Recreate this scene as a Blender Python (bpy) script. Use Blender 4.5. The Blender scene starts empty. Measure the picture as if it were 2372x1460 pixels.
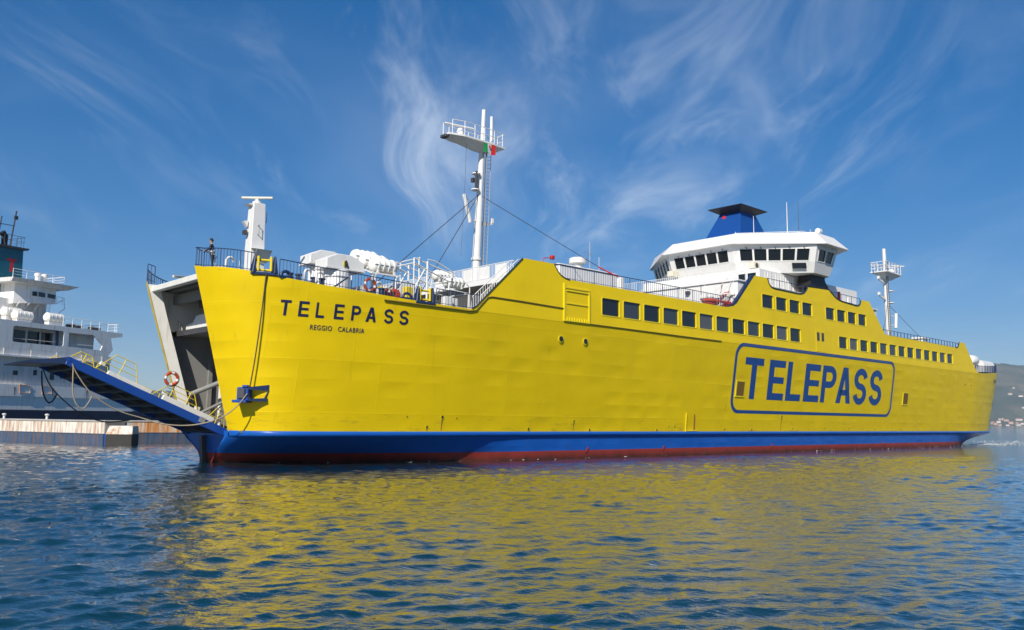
import bpy, bmesh, math, random
import numpy as np
from math import sin, cos, pi, radians, sqrt
from mathutils import Vector, Matrix, geometry

random.seed(7)
SC = bpy.context.scene
COL = SC.collection

# ------------------------------------------------------------------ camera
PITCH, ROLL = radians(7.03), 0.013
fwd = Vector((0, cos(PITCH), sin(PITCH)))
r0 = Vector((1, 0, 0)); u0 = r0.cross(fwd)
right = r0 * cos(ROLL) + u0 * sin(ROLL)
up = u0 * cos(ROLL) - r0 * sin(ROLL)
cam_d = bpy.data.cameras.new('camera')
cam_d.sensor_width = 36.0
cam_d.lens = 36.0 * 1950.0 / 2372.0
cam_d.clip_start = 0.1
cam_d.clip_end = 40000
cam = bpy.data.objects.new('camera', cam_d)
COL.objects.link(cam)
m = Matrix.Identity(4)
for i in range(3):
    m[i][0], m[i][1], m[i][2] = right[i], up[i], -fwd[i]
m[2][3] = 2.9
cam.matrix_world = m
SC.camera = cam

# ------------------------------------------------------------------ sky and sun
SUN_EL = radians(37)
SUN_AZ = math.atan2(-0.30, -0.954)           # compass angle from +Y towards +X
sun_vec = Vector((sin(SUN_AZ) * cos(SUN_EL), cos(SUN_AZ) * cos(SUN_EL), sin(SUN_EL)))
world = bpy.data.worlds.new('World'); SC.world = world
world.use_nodes = True
wt = world.node_tree; wn = wt.nodes; wl = wt.links
wn.clear()
def node(nt, t, **kw):
    n = nt.nodes.new(t)
    for k, v in kw.items():
        if hasattr(n, k) and k not in ('inp',): setattr(n, k, v)
    for k, v in kw.get('inp', {}).items(): n.inputs[k].default_value = v
    return n
wo = node(wt, 'ShaderNodeOutputWorld'); bg = node(wt, 'ShaderNodeBackground')
sky = node(wt, 'ShaderNodeTexSky', sky_type='NISHITA', sun_disc=False)
sky.sun_elevation = SUN_EL; sky.sun_rotation = SUN_AZ % (2 * pi)
sky.air_density = 1.0; sky.dust_density = 0.25; sky.ozone_density = 3.5
bg.inputs['Strength'].default_value = 0.078
hsv = node(wt, 'ShaderNodeHueSaturation', inp={'Hue': 0.501, 'Saturation': 1.45, 'Value': 1.26})
gm = node(wt, 'ShaderNodeGamma', inp={'Gamma': 0.74})
tint = node(wt, 'ShaderNodeMix', data_type='RGBA', blend_type='MULTIPLY'); tint.inputs['Factor'].default_value = 1.0; tint.inputs['B'].default_value = (0.88, 0.965, 1.13, 1)
wl.new(sky.outputs[0], gm.inputs['Color']); wl.new(gm.outputs[0], tint.inputs['A']); wl.new(tint.outputs['Result'], hsv.inputs['Color'])
# thin cirrus, laid out on a flat layer high above the sea
tc = node(wt, 'ShaderNodeTexCoord'); sep = node(wt, 'ShaderNodeSeparateXYZ')
wl.new(tc.outputs['Generated'], sep.inputs[0])
def wmath(op, a, b=None, c=None, clamp=False):
    n = node(wt, 'ShaderNodeMath', operation=op, use_clamp=clamp)
    for i, v in enumerate((a, b, c)):
        if v is None: continue
        if isinstance(v, (int, float)): n.inputs[i].default_value = v
        else: wl.new(v, n.inputs[i])
    return n.outputs[0]
zz = wmath('ADD', wmath('MAXIMUM', sep.outputs[2], 0.0), 0.12)
px = wmath('DIVIDE', sep.outputs[0], zz); py = wmath('DIVIDE', sep.outputs[1], zz)
comb = node(wt, 'ShaderNodeCombineXYZ'); wl.new(px, comb.inputs[0]); wl.new(py, comb.inputs[1])
wrp = node(wt, 'ShaderNodeTexNoise', inp={'Scale': 0.8, 'Detail': 1.5}); wl.new(comb.outputs[0], wrp.inputs['Vector'])
wsub = node(wt, 'ShaderNodeVectorMath', operation='SUBTRACT'); wl.new(wrp.outputs['Color'], wsub.inputs[0]); wsub.inputs[1].default_value = (0.5, 0.5, 0.5)
wsc = node(wt, 'ShaderNodeVectorMath', operation='SCALE'); wl.new(wsub.outputs[0], wsc.inputs[0]); wsc.inputs['Scale'].default_value = 0.5
wadd = node(wt, 'ShaderNodeVectorMath', operation='ADD'); wl.new(comb.outputs[0], wadd.inputs[0]); wl.new(wsc.outputs[0], wadd.inputs[1])
def cirrus(rot, sx, sy, scale, dist, lo, hi, off, det=5.0, src=None):
    mp = node(wt, 'ShaderNodeMapping')
    mp.inputs['Rotation'].default_value = (0, 0, radians(rot)); mp.inputs['Scale'].default_value = (sx, sy, 1)
    mp.inputs['Location'].default_value = (off, off * 0.7, 0)
    wl.new((src or wadd).outputs[0], mp.inputs[0])
    nz = node(wt, 'ShaderNodeTexNoise', inp={'Scale': scale, 'Detail': det, 'Roughness': 0.62, 'Distortion': dist})
    wl.new(mp.outputs[0], nz.inputs['Vector'])
    mr = node(wt, 'ShaderNodeMapRange', inp={'From Min': lo, 'From Max': hi}); mr.interpolation_type = 'SMOOTHSTEP'
    wl.new(nz.outputs[0], mr.inputs[0])
    return mr.outputs[0]
wisp = cirrus(52, 1.0, 0.24, 2.8, 0.6, 0.46, 0.78, 3.1)
wisp2 = cirrus(-10, 1.0, 0.30, 3.2, 0.8, 0.50, 0.82, 9.1)
# the main bank of cirrus lies ahead, beyond the foremast; thinner strands all round
def bank(cx, cy, r0, r1):
    d = wmath('SQRT', wmath('ADD', wmath('POWER', wmath('SUBTRACT', px, cx), 2.0), wmath('POWER', wmath('MULTIPLY', wmath('SUBTRACT', py, cy), 0.8), 2.0)))
    n = node(wt, 'ShaderNodeMapRange', inp={'From Min': r1, 'From Max': r0}); n.interpolation_type = 'SMOOTHSTEP'; wl.new(d, n.inputs[0]); return n.outputs[0]
big = wmath('MAXIMUM', wmath('MULTIPLY', cirrus(10, 1.0, 1.0, 0.5, 0.0, 0.50, 0.70, 1.7, 2.0, comb), 0.55), bank(0.15, 2.25, 0.3, 1.2))
veil = wmath('MULTIPLY', cirrus(40, 1.0, 0.6, 0.9, 0.5, 0.36, 0.8, 5.2, 3.0), big)
fac = wmath('ADD', wmath('MULTIPLY', wmath('MAXIMUM', wisp, wisp2), wmath('ADD', wmath('MULTIPLY', big, 0.85), 0.1)), wmath('MULTIPLY', veil, 0.3))
fac = wmath('MULTIPLY', fac, 0.54, clamp=True)
cm = node(wt, 'ShaderNodeMix', data_type='RGBA'); cm.inputs['B'].default_value = (7.2, 8.2, 9.6, 1)
wl.new(fac, cm.inputs['Factor']); wl.new(hsv.outputs[0], cm.inputs['A'])
wl.new(cm.outputs['Result'], bg.inputs['Color']); wl.new(bg.outputs[0], wo.inputs[0])

sun_d = bpy.data.lights.new('sun', 'SUN'); sun_d.energy = 4.6; sun_d.angle = radians(0.5); sun_d.color = (1.0, 0.93, 0.82)
sun = bpy.data.objects.new('sun', sun_d); COL.objects.link(sun)
sun.rotation_mode = 'QUATERNION'; sun.rotation_quaternion = (-sun_vec).to_track_quat('-Z', 'Y')
sun.location = (0, 0, 60)

SC.render.engine = 'CYCLES'
SC.view_settings.view_transform = 'Standard'; SC.view_settings.look = 'None'
SC.view_settings.gamma = 1.0; SC.view_settings.exposure = 0.38; SC.view_settings.use_curve_mapping = False
SC.cycles.max_bounces = 6; SC.cycles.volume_bounces = 0

# ------------------------------------------------------------------ materials
M = {}
def newmat(name):
    mt = bpy.data.materials.new(name); mt.use_nodes = True
    nt = mt.node_tree
    return mt, nt, nt.nodes['Principled BSDF']
def paint(name, col, rough=0.45, var=0.10, scale=1.2, bump=0.0, bscale=6.0, metal=0.0, dirt=None, dirt_amt=0.0, streak=False, dlo=0.56):
    mt, nt, b = newmat(name); L = nt.links
    tcn = node(nt, 'ShaderNodeTexCoord')
    nz = node(nt, 'ShaderNodeTexNoise', inp={'Scale': scale, 'Detail': 6.0, 'Roughness': 0.6})
    L.new(tcn.outputs['Object'], nz.inputs['Vector'])
    mx = node(nt, 'ShaderNodeMix', data_type='RGBA')
    mx.inputs['A'].default_value = tuple(c * (1 - var) for c in col) + (1,)
    mx.inputs['B'].default_value = tuple(min(1, c * (1 + var)) for c in col) + (1,)
    L.new(nz.outputs[0], mx.inputs['Factor']); out = mx.outputs['Result']
    if dirt:
        mp = node(nt, 'ShaderNodeMapping'); mp.inputs['Scale'].default_value = (2.2, 2.2, 0.22) if streak else (1, 1, 1)
        L.new(tcn.outputs['Object'], mp.inputs[0])
        n2 = node(nt, 'ShaderNodeTexNoise', inp={'Scale': 1.4, 'Detail': 9.0, 'Roughness': 0.7})
        L.new(mp.outputs[0], n2.inputs['Vector'])
        mr = node(nt, 'ShaderNodeMapRange', inp={'From Min': dlo, 'From Max': dlo + 0.22, 'To Max': dirt_amt})
        L.new(n2.outputs[0], mr.inputs[0])
        m2 = node(nt, 'ShaderNodeMix', data_type='RGBA'); m2.inputs['B'].default_value = tuple(dirt) + (1,)
        L.new(mr.outputs[0], m2.inputs['Factor']); L.new(out, m2.inputs['A']); out = m2.outputs['Result']
    L.new(out, b.inputs['Base Color'])
    b.inputs['Roughness'].default_value = rough; b.inputs['Metallic'].default_value = metal
    if bump > 0:
        n3 = node(nt, 'ShaderNodeTexNoise', inp={'Scale': bscale, 'Detail': 5.0})
        L.new(tcn.outputs['Object'], n3.inputs['Vector'])
        bp = node(nt, 'ShaderNodeBump', inp={'Strength': bump, 'Distance': 0.02}); L.new(n3.outputs[0], bp.inputs['Height'])
        L.new(bp.outputs[0], b.inputs['Normal'])
    M[name] = mt
    return mt
def hull_paint(name, col, rough, rust=0.35, dent=0.5, scuff=None, scuff_z=(2.0, 3.8), weed=False):
    """Welded ship plating: plates of slightly different age, rust runs, scuffs, weld seams, dents between the frames."""
    mt, nt, b = newmat(name); L = nt.links
    tcn = node(nt, 'ShaderNodeTexCoord')
    def nmath(op, *a, clamp=False):
        n = node(nt, 'ShaderNodeMath', operation=op, use_clamp=clamp)
        for i, v in enumerate(a):
            if isinstance(v, (int, float)): n.inputs[i].default_value = v
            else: L.new(v, n.inputs[i])
        return n.outputs[0]
    sp = node(nt, 'ShaderNodeSeparateXYZ'); cb = node(nt, 'ShaderNodeCombineXYZ')
    L.new(tcn.outputs['Object'], sp.inputs[0]); L.new(sp.outputs[0], cb.inputs[0]); L.new(sp.outputs[2], cb.inputs[1])
    def noise(vec, sc, det, ro=0.6, scale=None):
        if scale:
            mp = node(nt, 'ShaderNodeMapping'); mp.inputs['Scale'].default_value = scale; L.new(vec, mp.inputs[0]); vec = mp.outputs[0]
        n = node(nt, 'ShaderNodeTexNoise', inp={'Scale': sc, 'Detail': det, 'Roughness': ro}); L.new(vec, n.inputs['Vector']); return n.outputs[0]
    def ramp(v, lo, hi, t1=1.0):
        n = node(nt, 'ShaderNodeMapRange', inp={'From Min': lo, 'From Max': hi, 'To Max': t1}); L.new(v, n.inputs[0]); return n.outputs[0]
    def mix(fac, A, B, mode='MIX'):
        n = node(nt, 'ShaderNodeMix', data_type='RGBA', blend_type=mode)
        if isinstance(fac, float): n.inputs['Factor'].default_value = fac
        else: L.new(fac, n.inputs['Factor'])
        for k, v in (('A', A), ('B', B)):
            if isinstance(v, tuple): n.inputs[k].default_value = v + (1,)
            else: L.new(v, n.inputs[k])
        return n.outputs['Result']
    base = mix(noise(tcn.outputs['Object'], 0.35, 6.0), tuple(c * 0.88 for c in col), tuple(min(1, c * 1.10) for c in col))
    br = node(nt, 'ShaderNodeTexBrick', inp={'Scale': 1.0, 'Mortar Size': 0.045, 'Mortar Smooth': 0.6, 'Brick Width': 5.1, 'Row Height': 3.1, 'Color1': (0.945, 0.945, 0.945, 1), 'Color2': (1, 1, 1, 1), 'Mortar': (0.97, 0.97, 0.97, 1)})
    br.offset = 0.37; L.new(cb.outputs[0], br.inputs['Vector'])
    base = mix(1.0, base, br.outputs['Color'], 'MULTIPLY')
    runs = ramp(noise(tcn.outputs['Object'], 1.1, 8.0, 0.72, (1.6, 1.6, 0.14)), 0.60, 0.84, rust)
    base = mix(runs, base, (0.17, 0.085, 0.02))
    if scuff:
        zone = nmath('MULTIPLY', ramp(sp.outputs[2], scuff_z[1], scuff_z[0]), ramp(noise(tcn.outputs['Object'], 1.0, 8.0, 0.75, (0.5, 0.5, 2.6)), 0.54, 0.72, 0.75))
        base = mix(zone, base, scuff)
    if weed:
        zone = nmath('MULTIPLY', ramp(nmath('ADD', sp.outputs[2], nmath('MULTIPLY', noise(tcn.outputs['Object'], 0.9, 8.0, 0.7), 0.9)), 0.95, 0.40), 0.85)
        base = mix(zone, base, (0.018, 0.022, 0.014))
    L.new(base, b.inputs['Base Color']); b.inputs['Specular IOR Level'].default_value = 0.28
    rr = node(nt, 'ShaderNodeMapRange', inp={'To Min': rough - 0.1, 'To Max': rough + 0.14}); L.new(noise(tcn.outputs['Object'], 1.3, 5.0), rr.inputs[0])
    L.new(rr.outputs[0], b.inputs['Roughness'])
    dv = node(nt, 'ShaderNodeVectorMath', operation='DIVIDE'); dv.inputs[1].default_value = (2.55, 1.02, 1); L.new(cb.outputs[0], dv.inputs[0])
    fl = node(nt, 'ShaderNodeVectorMath', operation='FLOOR'); L.new(dv.outputs[0], fl.inputs[0])
    fr = node(nt, 'ShaderNodeVectorMath', operation='FRACTION'); L.new(dv.outputs[0], fr.inputs[0])
    sf = node(nt, 'ShaderNodeSeparateXYZ'); L.new(fr.outputs[0], sf.inputs[0])
    wnz = node(nt, 'ShaderNodeTexWhiteNoise', noise_dimensions='2D'); L.new(fl.outputs[0], wnz.inputs['Vector'])
    pill = nmath('MULTIPLY', nmath('SINE', nmath('MULTIPLY', sf.outputs[0], pi)), nmath('SINE', nmath('MULTIPLY', sf.outputs[1], pi)))
    pill = nmath('MULTIPLY', pill, nmath('SUBTRACT', wnz.outputs['Value'], 0.75))
    h = nmath('ADD', nmath('MULTIPLY', pill, 2.6), nmath('MULTIPLY', noise(cb.outputs[0], 0.7, 3.0), 1.2))
    h = nmath('ADD', h, nmath('MULTIPLY', br.outputs['Fac'], 0.3))
    bp = node(nt, 'ShaderNodeBump', inp={'Strength': dent, 'Distance': 0.03}); L.new(h, bp.inputs['Height'])
    L.new(bp.outputs[0], b.inputs['Normal'])
    M[name] = mt
hull_paint('hull_yellow', (0.75, 0.535, 0.001), 0.42, dent=0.48, rust=0.5, scuff=(0.12, 0.09, 0.03))
hull_paint('house_yellow', (0.77, 0.55, 0.001), 0.42, dent=0.25, rust=0.22)
hull_paint('hull_blue', (0.008, 0.095, 0.42), 0.36, dent=0.6, rust=0.45, scuff=(0.015, 0.03, 0.07), scuff_z=(0.4, 2.6))
hull_paint('boot_red', (0.27, 0.035, 0.025), 0.5, dent=0.6, rust=0.4, weed=True)
paint('trim_yellow', (0.70, 0.56, 0.006), 0.4)
paint('moulding_shadow_dirt', (0.20, 0.15, 0.008), 0.7, 0.4, scale=3)  # side moulding's shadow line and groove dirt, painted in as dark brown
paint('rail_yellow', (0.66, 0.50, 0.01), 0.4)
paint('navy', (0.012, 0.028, 0.085), 0.42, 0.2)
paint('logo_blue', (0.006, 0.052, 0.22), 0.42, 0.08)
paint('name_navy', (0.012, 0.016, 0.06), 0.45, 0.2)
paint('black', (0.012, 0.012, 0.014), 0.5, 0.3)
paint('white', (0.68, 0.68, 0.665), 0.42, 0.05, dirt=(0.40, 0.29, 0.17), dirt_amt=0.45, streak=True, dlo=0.54)
paint('raft_white', (0.76, 0.75, 0.70), 0.35, 0.06, dirt=(0.35, 0.28, 0.2), dirt_amt=0.25)
paint('offwhite', (0.66, 0.65, 0.60), 0.55, 0.12, dirt=(0.2, 0.16, 0.11), dirt_amt=0.6, streak=True)
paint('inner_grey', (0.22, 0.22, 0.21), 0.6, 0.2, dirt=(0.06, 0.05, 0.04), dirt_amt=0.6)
paint('steel_dark', (0.045, 0.045, 0.05), 0.5, 0.3, bump=0.2)
paint('deck_green', (0.10, 0.13, 0.11), 0.7, 0.25, bump=0.15)
paint('deck_grey', (0.20, 0.20, 0.20), 0.75, 0.25, bump=0.15)
paint('orange', (0.42, 0.045, 0.012), 0.5, 0.15)
paint('red', (0.50, 0.02, 0.015), 0.45, 0.15)
paint('green', (0.01, 0.22, 0.06), 0.6, 0.1)
paint('ramp_blue', (0.008, 0.055, 0.28), 0.36, 0.15, dirt=(0.03, 0.03, 0.03), dirt_amt=0.4, streak=True)
paint('funnel_blue', (0.006, 0.055, 0.24), 0.4, 0.08)
paint('rope', (0.30, 0.25, 0.18), 0.9, 0.3, scale=8, bump=0.6, bscale=30)
paint('rope_dark', (0.07, 0.06, 0.05), 0.9, 0.3, scale=8, bump=0.6, bscale=30)
paint('rust', (0.20, 0.075, 0.02), 0.8, 0.4, scale=4)
paint('steel', (0.42, 0.42, 0.42), 0.4, 0.2, metal=0.6)
paint('beige', (0.62, 0.58, 0.47), 0.5, 0.08)
paint('skin', (0.42, 0.24, 0.16), 0.5, 0.05)
paint('jacket', (0.012, 0.013, 0.02), 0.8, 0.2)
paint('hair', (0.012, 0.010, 0.009), 0.7, 0.2)
paint('ship_white', (0.84, 0.82, 0.79), 0.5, 0.08, dirt=(0.34, 0.24, 0.15), dirt_amt=0.6, streak=True, dlo=0.52)
paint('ship_grey', (0.64, 0.63, 0.61), 0.5, 0.10, dirt=(0.24, 0.17, 0.11), dirt_amt=0.6, streak=True, dlo=0.50)
paint('ship_navy', (0.010, 0.016, 0.045), 0.45, 0.2)
paint('teal', (0.008, 0.105, 0.15), 0.42, 0.1)
paint('quay_white', (0.66, 0.63, 0.56), 0.7, 0.2, dirt=(0.34, 0.13, 0.025), dirt_amt=1.0, streak=True, bump=0.3, dlo=0.45)
paint('quay_blue', (0.030, 0.075, 0.15), 0.75, 0.5, dirt=(0.15, 0.085, 0.04), dirt_amt=0.95, streak=True, bump=0.4, dlo=0.44)
paint('concrete', (0.34, 0.33, 0.31), 0.8, 0.2, dirt=(0.12, 0.10, 0.08), dirt_amt=0.7, bump=0.4)
paint('rubber', (0.035, 0.033, 0.032), 0.8, 0.3, bump=0.4)
paint('stucco', (0.50, 0.45, 0.40), 0.8, 0.15, scale=0.1)
paint('stucco_white', (0.66, 0.64, 0.60), 0.8, 0.1, scale=0.1)
paint('stucco_pink', (0.48, 0.33, 0.26), 0.8, 0.1, scale=0.1)
paint('roof_tile', (0.36, 0.17, 0.11), 0.85, 0.2, scale=0.1)
def glass(name, col=(0.012, 0.015, 0.018), rough=0.06):
    mt, nt, b = newmat(name)
    b.inputs['Base Color'].default_value = (*col, 1); b.inputs['Roughness'].default_value = rough
    b.inputs['IOR'].default_value = 1.5; b.inputs['Specular IOR Level'].default_value = 0.5
    M[name] = mt
glass('pane'); glass('pane_grey', (0.035, 0.045, 0.055), 0.08); glass('pane_curtain', (0.075, 0.08, 0.085), 0.10)
# sea
mt, nt, b = newmat('sea'); L = nt.links
tcn = node(nt, 'ShaderNodeTexCoord')
b.inputs['Base Color'].default_value = (0.0015, 0.028, 0.042, 1)
b.inputs['Roughness'].default_value = 0.04; b.inputs['IOR'].default_value = 1.36
prev = None
for sc_, dist, st, stretch in ((1.3, 0.085, 0.75, 0.6), (7.0, 0.02, 0.9, 0.6)):
    mp = node(nt, 'ShaderNodeMapping'); mp.inputs['Rotation'].default_value = (0, 0, radians(14)); mp.inputs['Scale'].default_value = (stretch, 1, 1)
    L.new(tcn.outputs['Object'], mp.inputs[0])
    nz = node(nt, 'ShaderNodeTexNoise', inp={'Scale': sc_, 'Detail': 4.0, 'Roughness': 0.6, 'Distortion': 0.3}); L.new(mp.outputs[0], nz.inputs['Vector'])
    bp = node(nt, 'ShaderNodeBump', inp={'Strength': st, 'Distance': dist}); L.new(nz.outputs[0], bp.inputs['Height'])
    if prev: L.new(prev.outputs[0], bp.inputs['Normal'])
    prev = bp
L.new(prev.outputs[0], b.inputs['Normal']); L.new(prev.outputs[0], b.inputs['Coat Normal'])
b.inputs['Coat Weight'].default_value = 1.0; b.inputs['Coat Roughness'].default_value = 0.05; b.inputs['Coat IOR'].default_value = 1.33
M['sea'] = mt
mt, nt, b = newmat('foam'); b.inputs['Base Color'].default_value = (0.75, 0.78, 0.78, 1); b.inputs['Roughness'].default_value = 0.8; M['foam'] = mt
# hillside: scrub, bare earth and terraces
mt, nt, b = newmat('hillside'); L = nt.links
tcn = node(nt, 'ShaderNodeTexCoord')
n1 = node(nt, 'ShaderNodeTexNoise', inp={'Scale': 0.004, 'Detail': 9.0, 'Roughness': 0.65}); L.new(tcn.outputs['Object'], n1.inputs['Vector'])
cr = node(nt, 'ShaderNodeValToRGB'); L.new(n1.outputs[0], cr.inputs[0])
cr.color_ramp.elements[0].position = 0.35; cr.color_ramp.elements[0].color = (0.022, 0.032, 0.016, 1)
cr.color_ramp.elements[1].position = 0.68; cr.color_ramp.elements[1].color = (0.15, 0.12, 0.08, 1)
e = cr.color_ramp.elements.new(0.5); e.color = (0.05, 0.06, 0.032, 1)
L.new(cr.outputs[0], b.inputs['Base Color']); b.inputs['Roughness'].default_value = 0.95
M['hillside'] = mt

# ------------------------------------------------------------------ helpers
class MB:
    def __init__(self): self.v = []; self.f = []
    def add(self, vs, fs):
        o = len(self.v); self.v += [tuple(p) for p in vs]; self.f += [tuple(i + o for i in f) for f in fs]
        return self
    def box(self, x0, x1, y0, y1, z0, z1):
        return self.add([(x0, y0, z0), (x1, y0, z0), (x1, y1, z0), (x0, y1, z0), (x0, y0, z1), (x1, y0, z1), (x1, y1, z1), (x0, y1, z1)],
                        [(0, 3, 2, 1), (4, 5, 6, 7), (0, 1, 5, 4), (1, 2, 6, 5), (2, 3, 7, 6), (3, 0, 4, 7)])
    def hexa(self, pts):   # 4 bottom + 4 top corners
        return self.add(pts, [(0, 3, 2, 1), (4, 5, 6, 7), (0, 1, 5, 4), (1, 2, 6, 5), (2, 3, 7, 6), (3, 0, 4, 7)])
    def quad(self, *p): return self.add(p, [tuple(range(len(p)))])
    def bar(self, a, b, w, h):  # rectangular bar from a to b
        a = Vector(a); b = Vector(b); d = (b - a).normalized()
        s = d.cross(Vector((0, 0, 1)));
        if s.length < 1e-3: s = Vector((1, 0, 0))
        s.normalize(); t = s.cross(d)
        s *= w / 2; t *= h / 2
        return self.add([a - s - t, a + s - t, a + s + t, a - s + t, b - s - t, b + s - t, b + s + t, b - s + t],
                        [(0, 1, 2, 3), (4, 7, 6, 5), (0, 4, 5, 1), (1, 5, 6, 2), (2, 6, 7, 3), (3, 7, 4, 0)])
    def tube(self, pts, r, n=6, cap=True, r2=None):
        pts = [Vector(p) for p in pts]; k = len(pts); vs = []; fs = []
        for i, p in enumerate(pts):
            d = (pts[min(i + 1, k - 1)] - pts[max(i - 1, 0)]).normalized()
            s = d.cross(Vector((0, 0, 1)))
            if s.length < 1e-3: s = d.cross(Vector((0, 1, 0)))
            s.normalize(); t = s.cross(d)
            rr = r if r2 is None else r + (r2 - r) * i / max(1, k - 1)
            for j in range(n):
                a = 2 * pi * j / n; vs.append(p + s * rr * cos(a) + t * rr * sin(a))
        for i in range(k - 1):
            for j in range(n):
                fs.append((i * n + j, i * n + (j + 1) % n, (i + 1) * n + (j + 1) % n, (i + 1) * n + j))
        if cap: fs.append(tuple(range(n - 1, -1, -1))); fs.append(tuple((k - 1) * n + j for j in range(n)))
        return self.add(vs, fs)
    def prism(self, poly, axis, a, b):  # poly in the two other axes, extruded along axis
        n = len(poly); vs = []
        for t in (a, b):
            for p, q in poly:
                vs.append({'x': (t, p, q), 'y': (p, t, q), 'z': (p, q, t)}[axis])
        fs = [tuple(range(n - 1, -1, -1)), tuple(range(n, 2 * n))] + [(i, (i + 1) % n, n + (i + 1) % n, n + i) for i in range(n)]
        return self.add(vs, fs)
    def lathe(self, prof, c, axis='z', n=16):
        vs = []; fs = []
        for r, h in prof:
            for j in range(n):
                a = 2 * pi * j / n; p = (r * cos(a), r * sin(a), h)
                if axis == 'x': p = (p[2], p[0], p[1])
                if axis == 'y': p = (p[0], p[2], p[1])
                vs.append((c[0] + p[0], c[1] + p[1], c[2] + p[2]))
        for i in range(len(prof) - 1):
            for j in range(n): fs.append((i * n + j, i * n + (j + 1) % n, (i + 1) * n + (j + 1) % n, (i + 1) * n + j))
        fs.append(tuple(range(n - 1, -1, -1))); fs.append(tuple((len(prof) - 1) * n + j for j in range(n)))
        return self.add(vs, fs)
    def grid(self, rows):
        k = len(rows[0]); vs = [p for r in rows for p in r]
        return self.add(vs, [(i * k + j, i * k + j + 1, (i + 1) * k + j + 1, (i + 1) * k + j) for i in range(len(rows) - 1) for j in range(k - 1)])
    def build(self, name, mat, parent=None, smooth=None, bevel=0, fix=True, weld=False):
        me = bpy.data.meshes.new(name); me.from_pydata(self.v, [], self.f)
        if bevel or fix or weld:
            bm = bmesh.new(); bm.from_mesh(me)
            if weld: bmesh.ops.remove_doubles(bm, verts=bm.verts, dist=0.0005)
            if fix: bmesh.ops.recalc_face_normals(bm, faces=bm.faces)
            if bevel:
                es = [e for e in bm.edges if len(e.link_faces) == 2 and e.calc_face_angle(0) > 0.5]
                bmesh.ops.bevel(bm, geom=es, offset=bevel, segments=1, affect='EDGES', clamp_overlap=True)
            bm.to_mesh(me); bm.free()
        me.materials.append(M[mat] if isinstance(mat, str) else mat)
        if smooth is not None:
            me.polygons.foreach_set('use_smooth', [True] * len(me.polygons))
            me.set_sharp_from_angle(angle=radians(smooth))
        me.update()
        o = bpy.data.objects.new(name, me); COL.objects.link(o)
        if parent: o.parent = parent
        return o
def empty(name, loc=(0, 0, 0), rz=0, parent=None):
    o = bpy.data.objects.new(name, None); COL.objects.link(o); o.location = loc; o.rotation_euler = (0, 0, rz)
    o.empty_display_size = 0.3
    if parent: o.parent = parent
    return o
def tag(o, label, cat, group=None):
    o['label'] = label; o['category'] = cat
    if group: o['group'] = group
    return o
def struct(o, kind='structure'): o['kind'] = kind; return o
def copy_tree(o, parent=None):
    c = o.copy(); COL.objects.link(c); c.parent = parent
    for ch in list(o.children): copy_tree(ch, c)
    return c
def rail(pts, h, mat, parent, name='railing', sp=0.27, r=0.017, pe=6, pr=0.032, mid=(), topr=0.03, low=True):
    """A balustrade along a path: top rail, bottom rail, thin uprights and stouter posts."""
    mb = MB(); pts = [Vector(p) for p in pts]; H = Vector((0, 0, h))
    mb.tube([p + H for p in pts], topr, 6)
    if low: mb.tube([p + Vector((0, 0, 0.09)) for p in pts], r, 4)
    for q in mid: mb.tube([p + H * q for p in pts], r, 4)
    cum = 0; nxt = 0; k = 0
    for a, b in zip(pts, pts[1:]):
        L_ = (b - a).length
        while nxt <= cum + L_ + 1e-6:
            p = a + (b - a) * ((nxt - cum) / L_ if L_ else 0)
            mb.tube([p, p + H], pr if k % pe == 0 else r, 4, cap=False); k += 1; nxt += sp
        cum += L_
    mb.tube([pts[-1], pts[-1] + H], pr, 4, cap=False)
    return mb.build(name, mat, parent, fix=False)
def ladder(mb, a, b, w, side, r=.022, sp=.32):
    a, b = Vector(a), Vector(b); s = Vector(side) * w / 2; n = int((b - a).length / sp)
    mb.tube([a - s, b - s], r, 5); mb.tube([a + s, b + s], r, 5)
    for k in range(n): p = a + (b - a) * (k + .5) / n; mb.tube([p - s, p + s], r * .8, 4)
def holes_wall(c00, c10, c11, c01, holes):
    """Wall patch with rectangular openings. corners: bottom-left, bottom-right, top-right, top-left; holes in (u0,u1,v0,v1)."""
    c = [Vector(p) for p in (c00, c10, c11, c01)]
    P = lambda u, v: (c[0] * (1 - u) + c[1] * u) * (1 - v) + (c[3] * (1 - u) + c[2] * u) * v
    us = sorted({0.0, 1.0} | {h[i] for h in holes for i in (0, 1)}); vs = sorted({0.0, 1.0} | {h[i] for h in holes for i in (2, 3)})
    mb = MB()
    for i in range(len(us) - 1):
        for j in range(len(vs) - 1):
            um, vm = (us[i] + us[i + 1]) / 2, (vs[j] + vs[j + 1]) / 2
            if any(h[0] < um < h[1] and h[2] < vm < h[3] for h in holes): continue
            mb.quad(P(us[i], vs[j]), P(us[i + 1], vs[j]), P(us[i + 1], vs[j + 1]), P(us[i], vs[j + 1]))
    return mb, P

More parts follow.
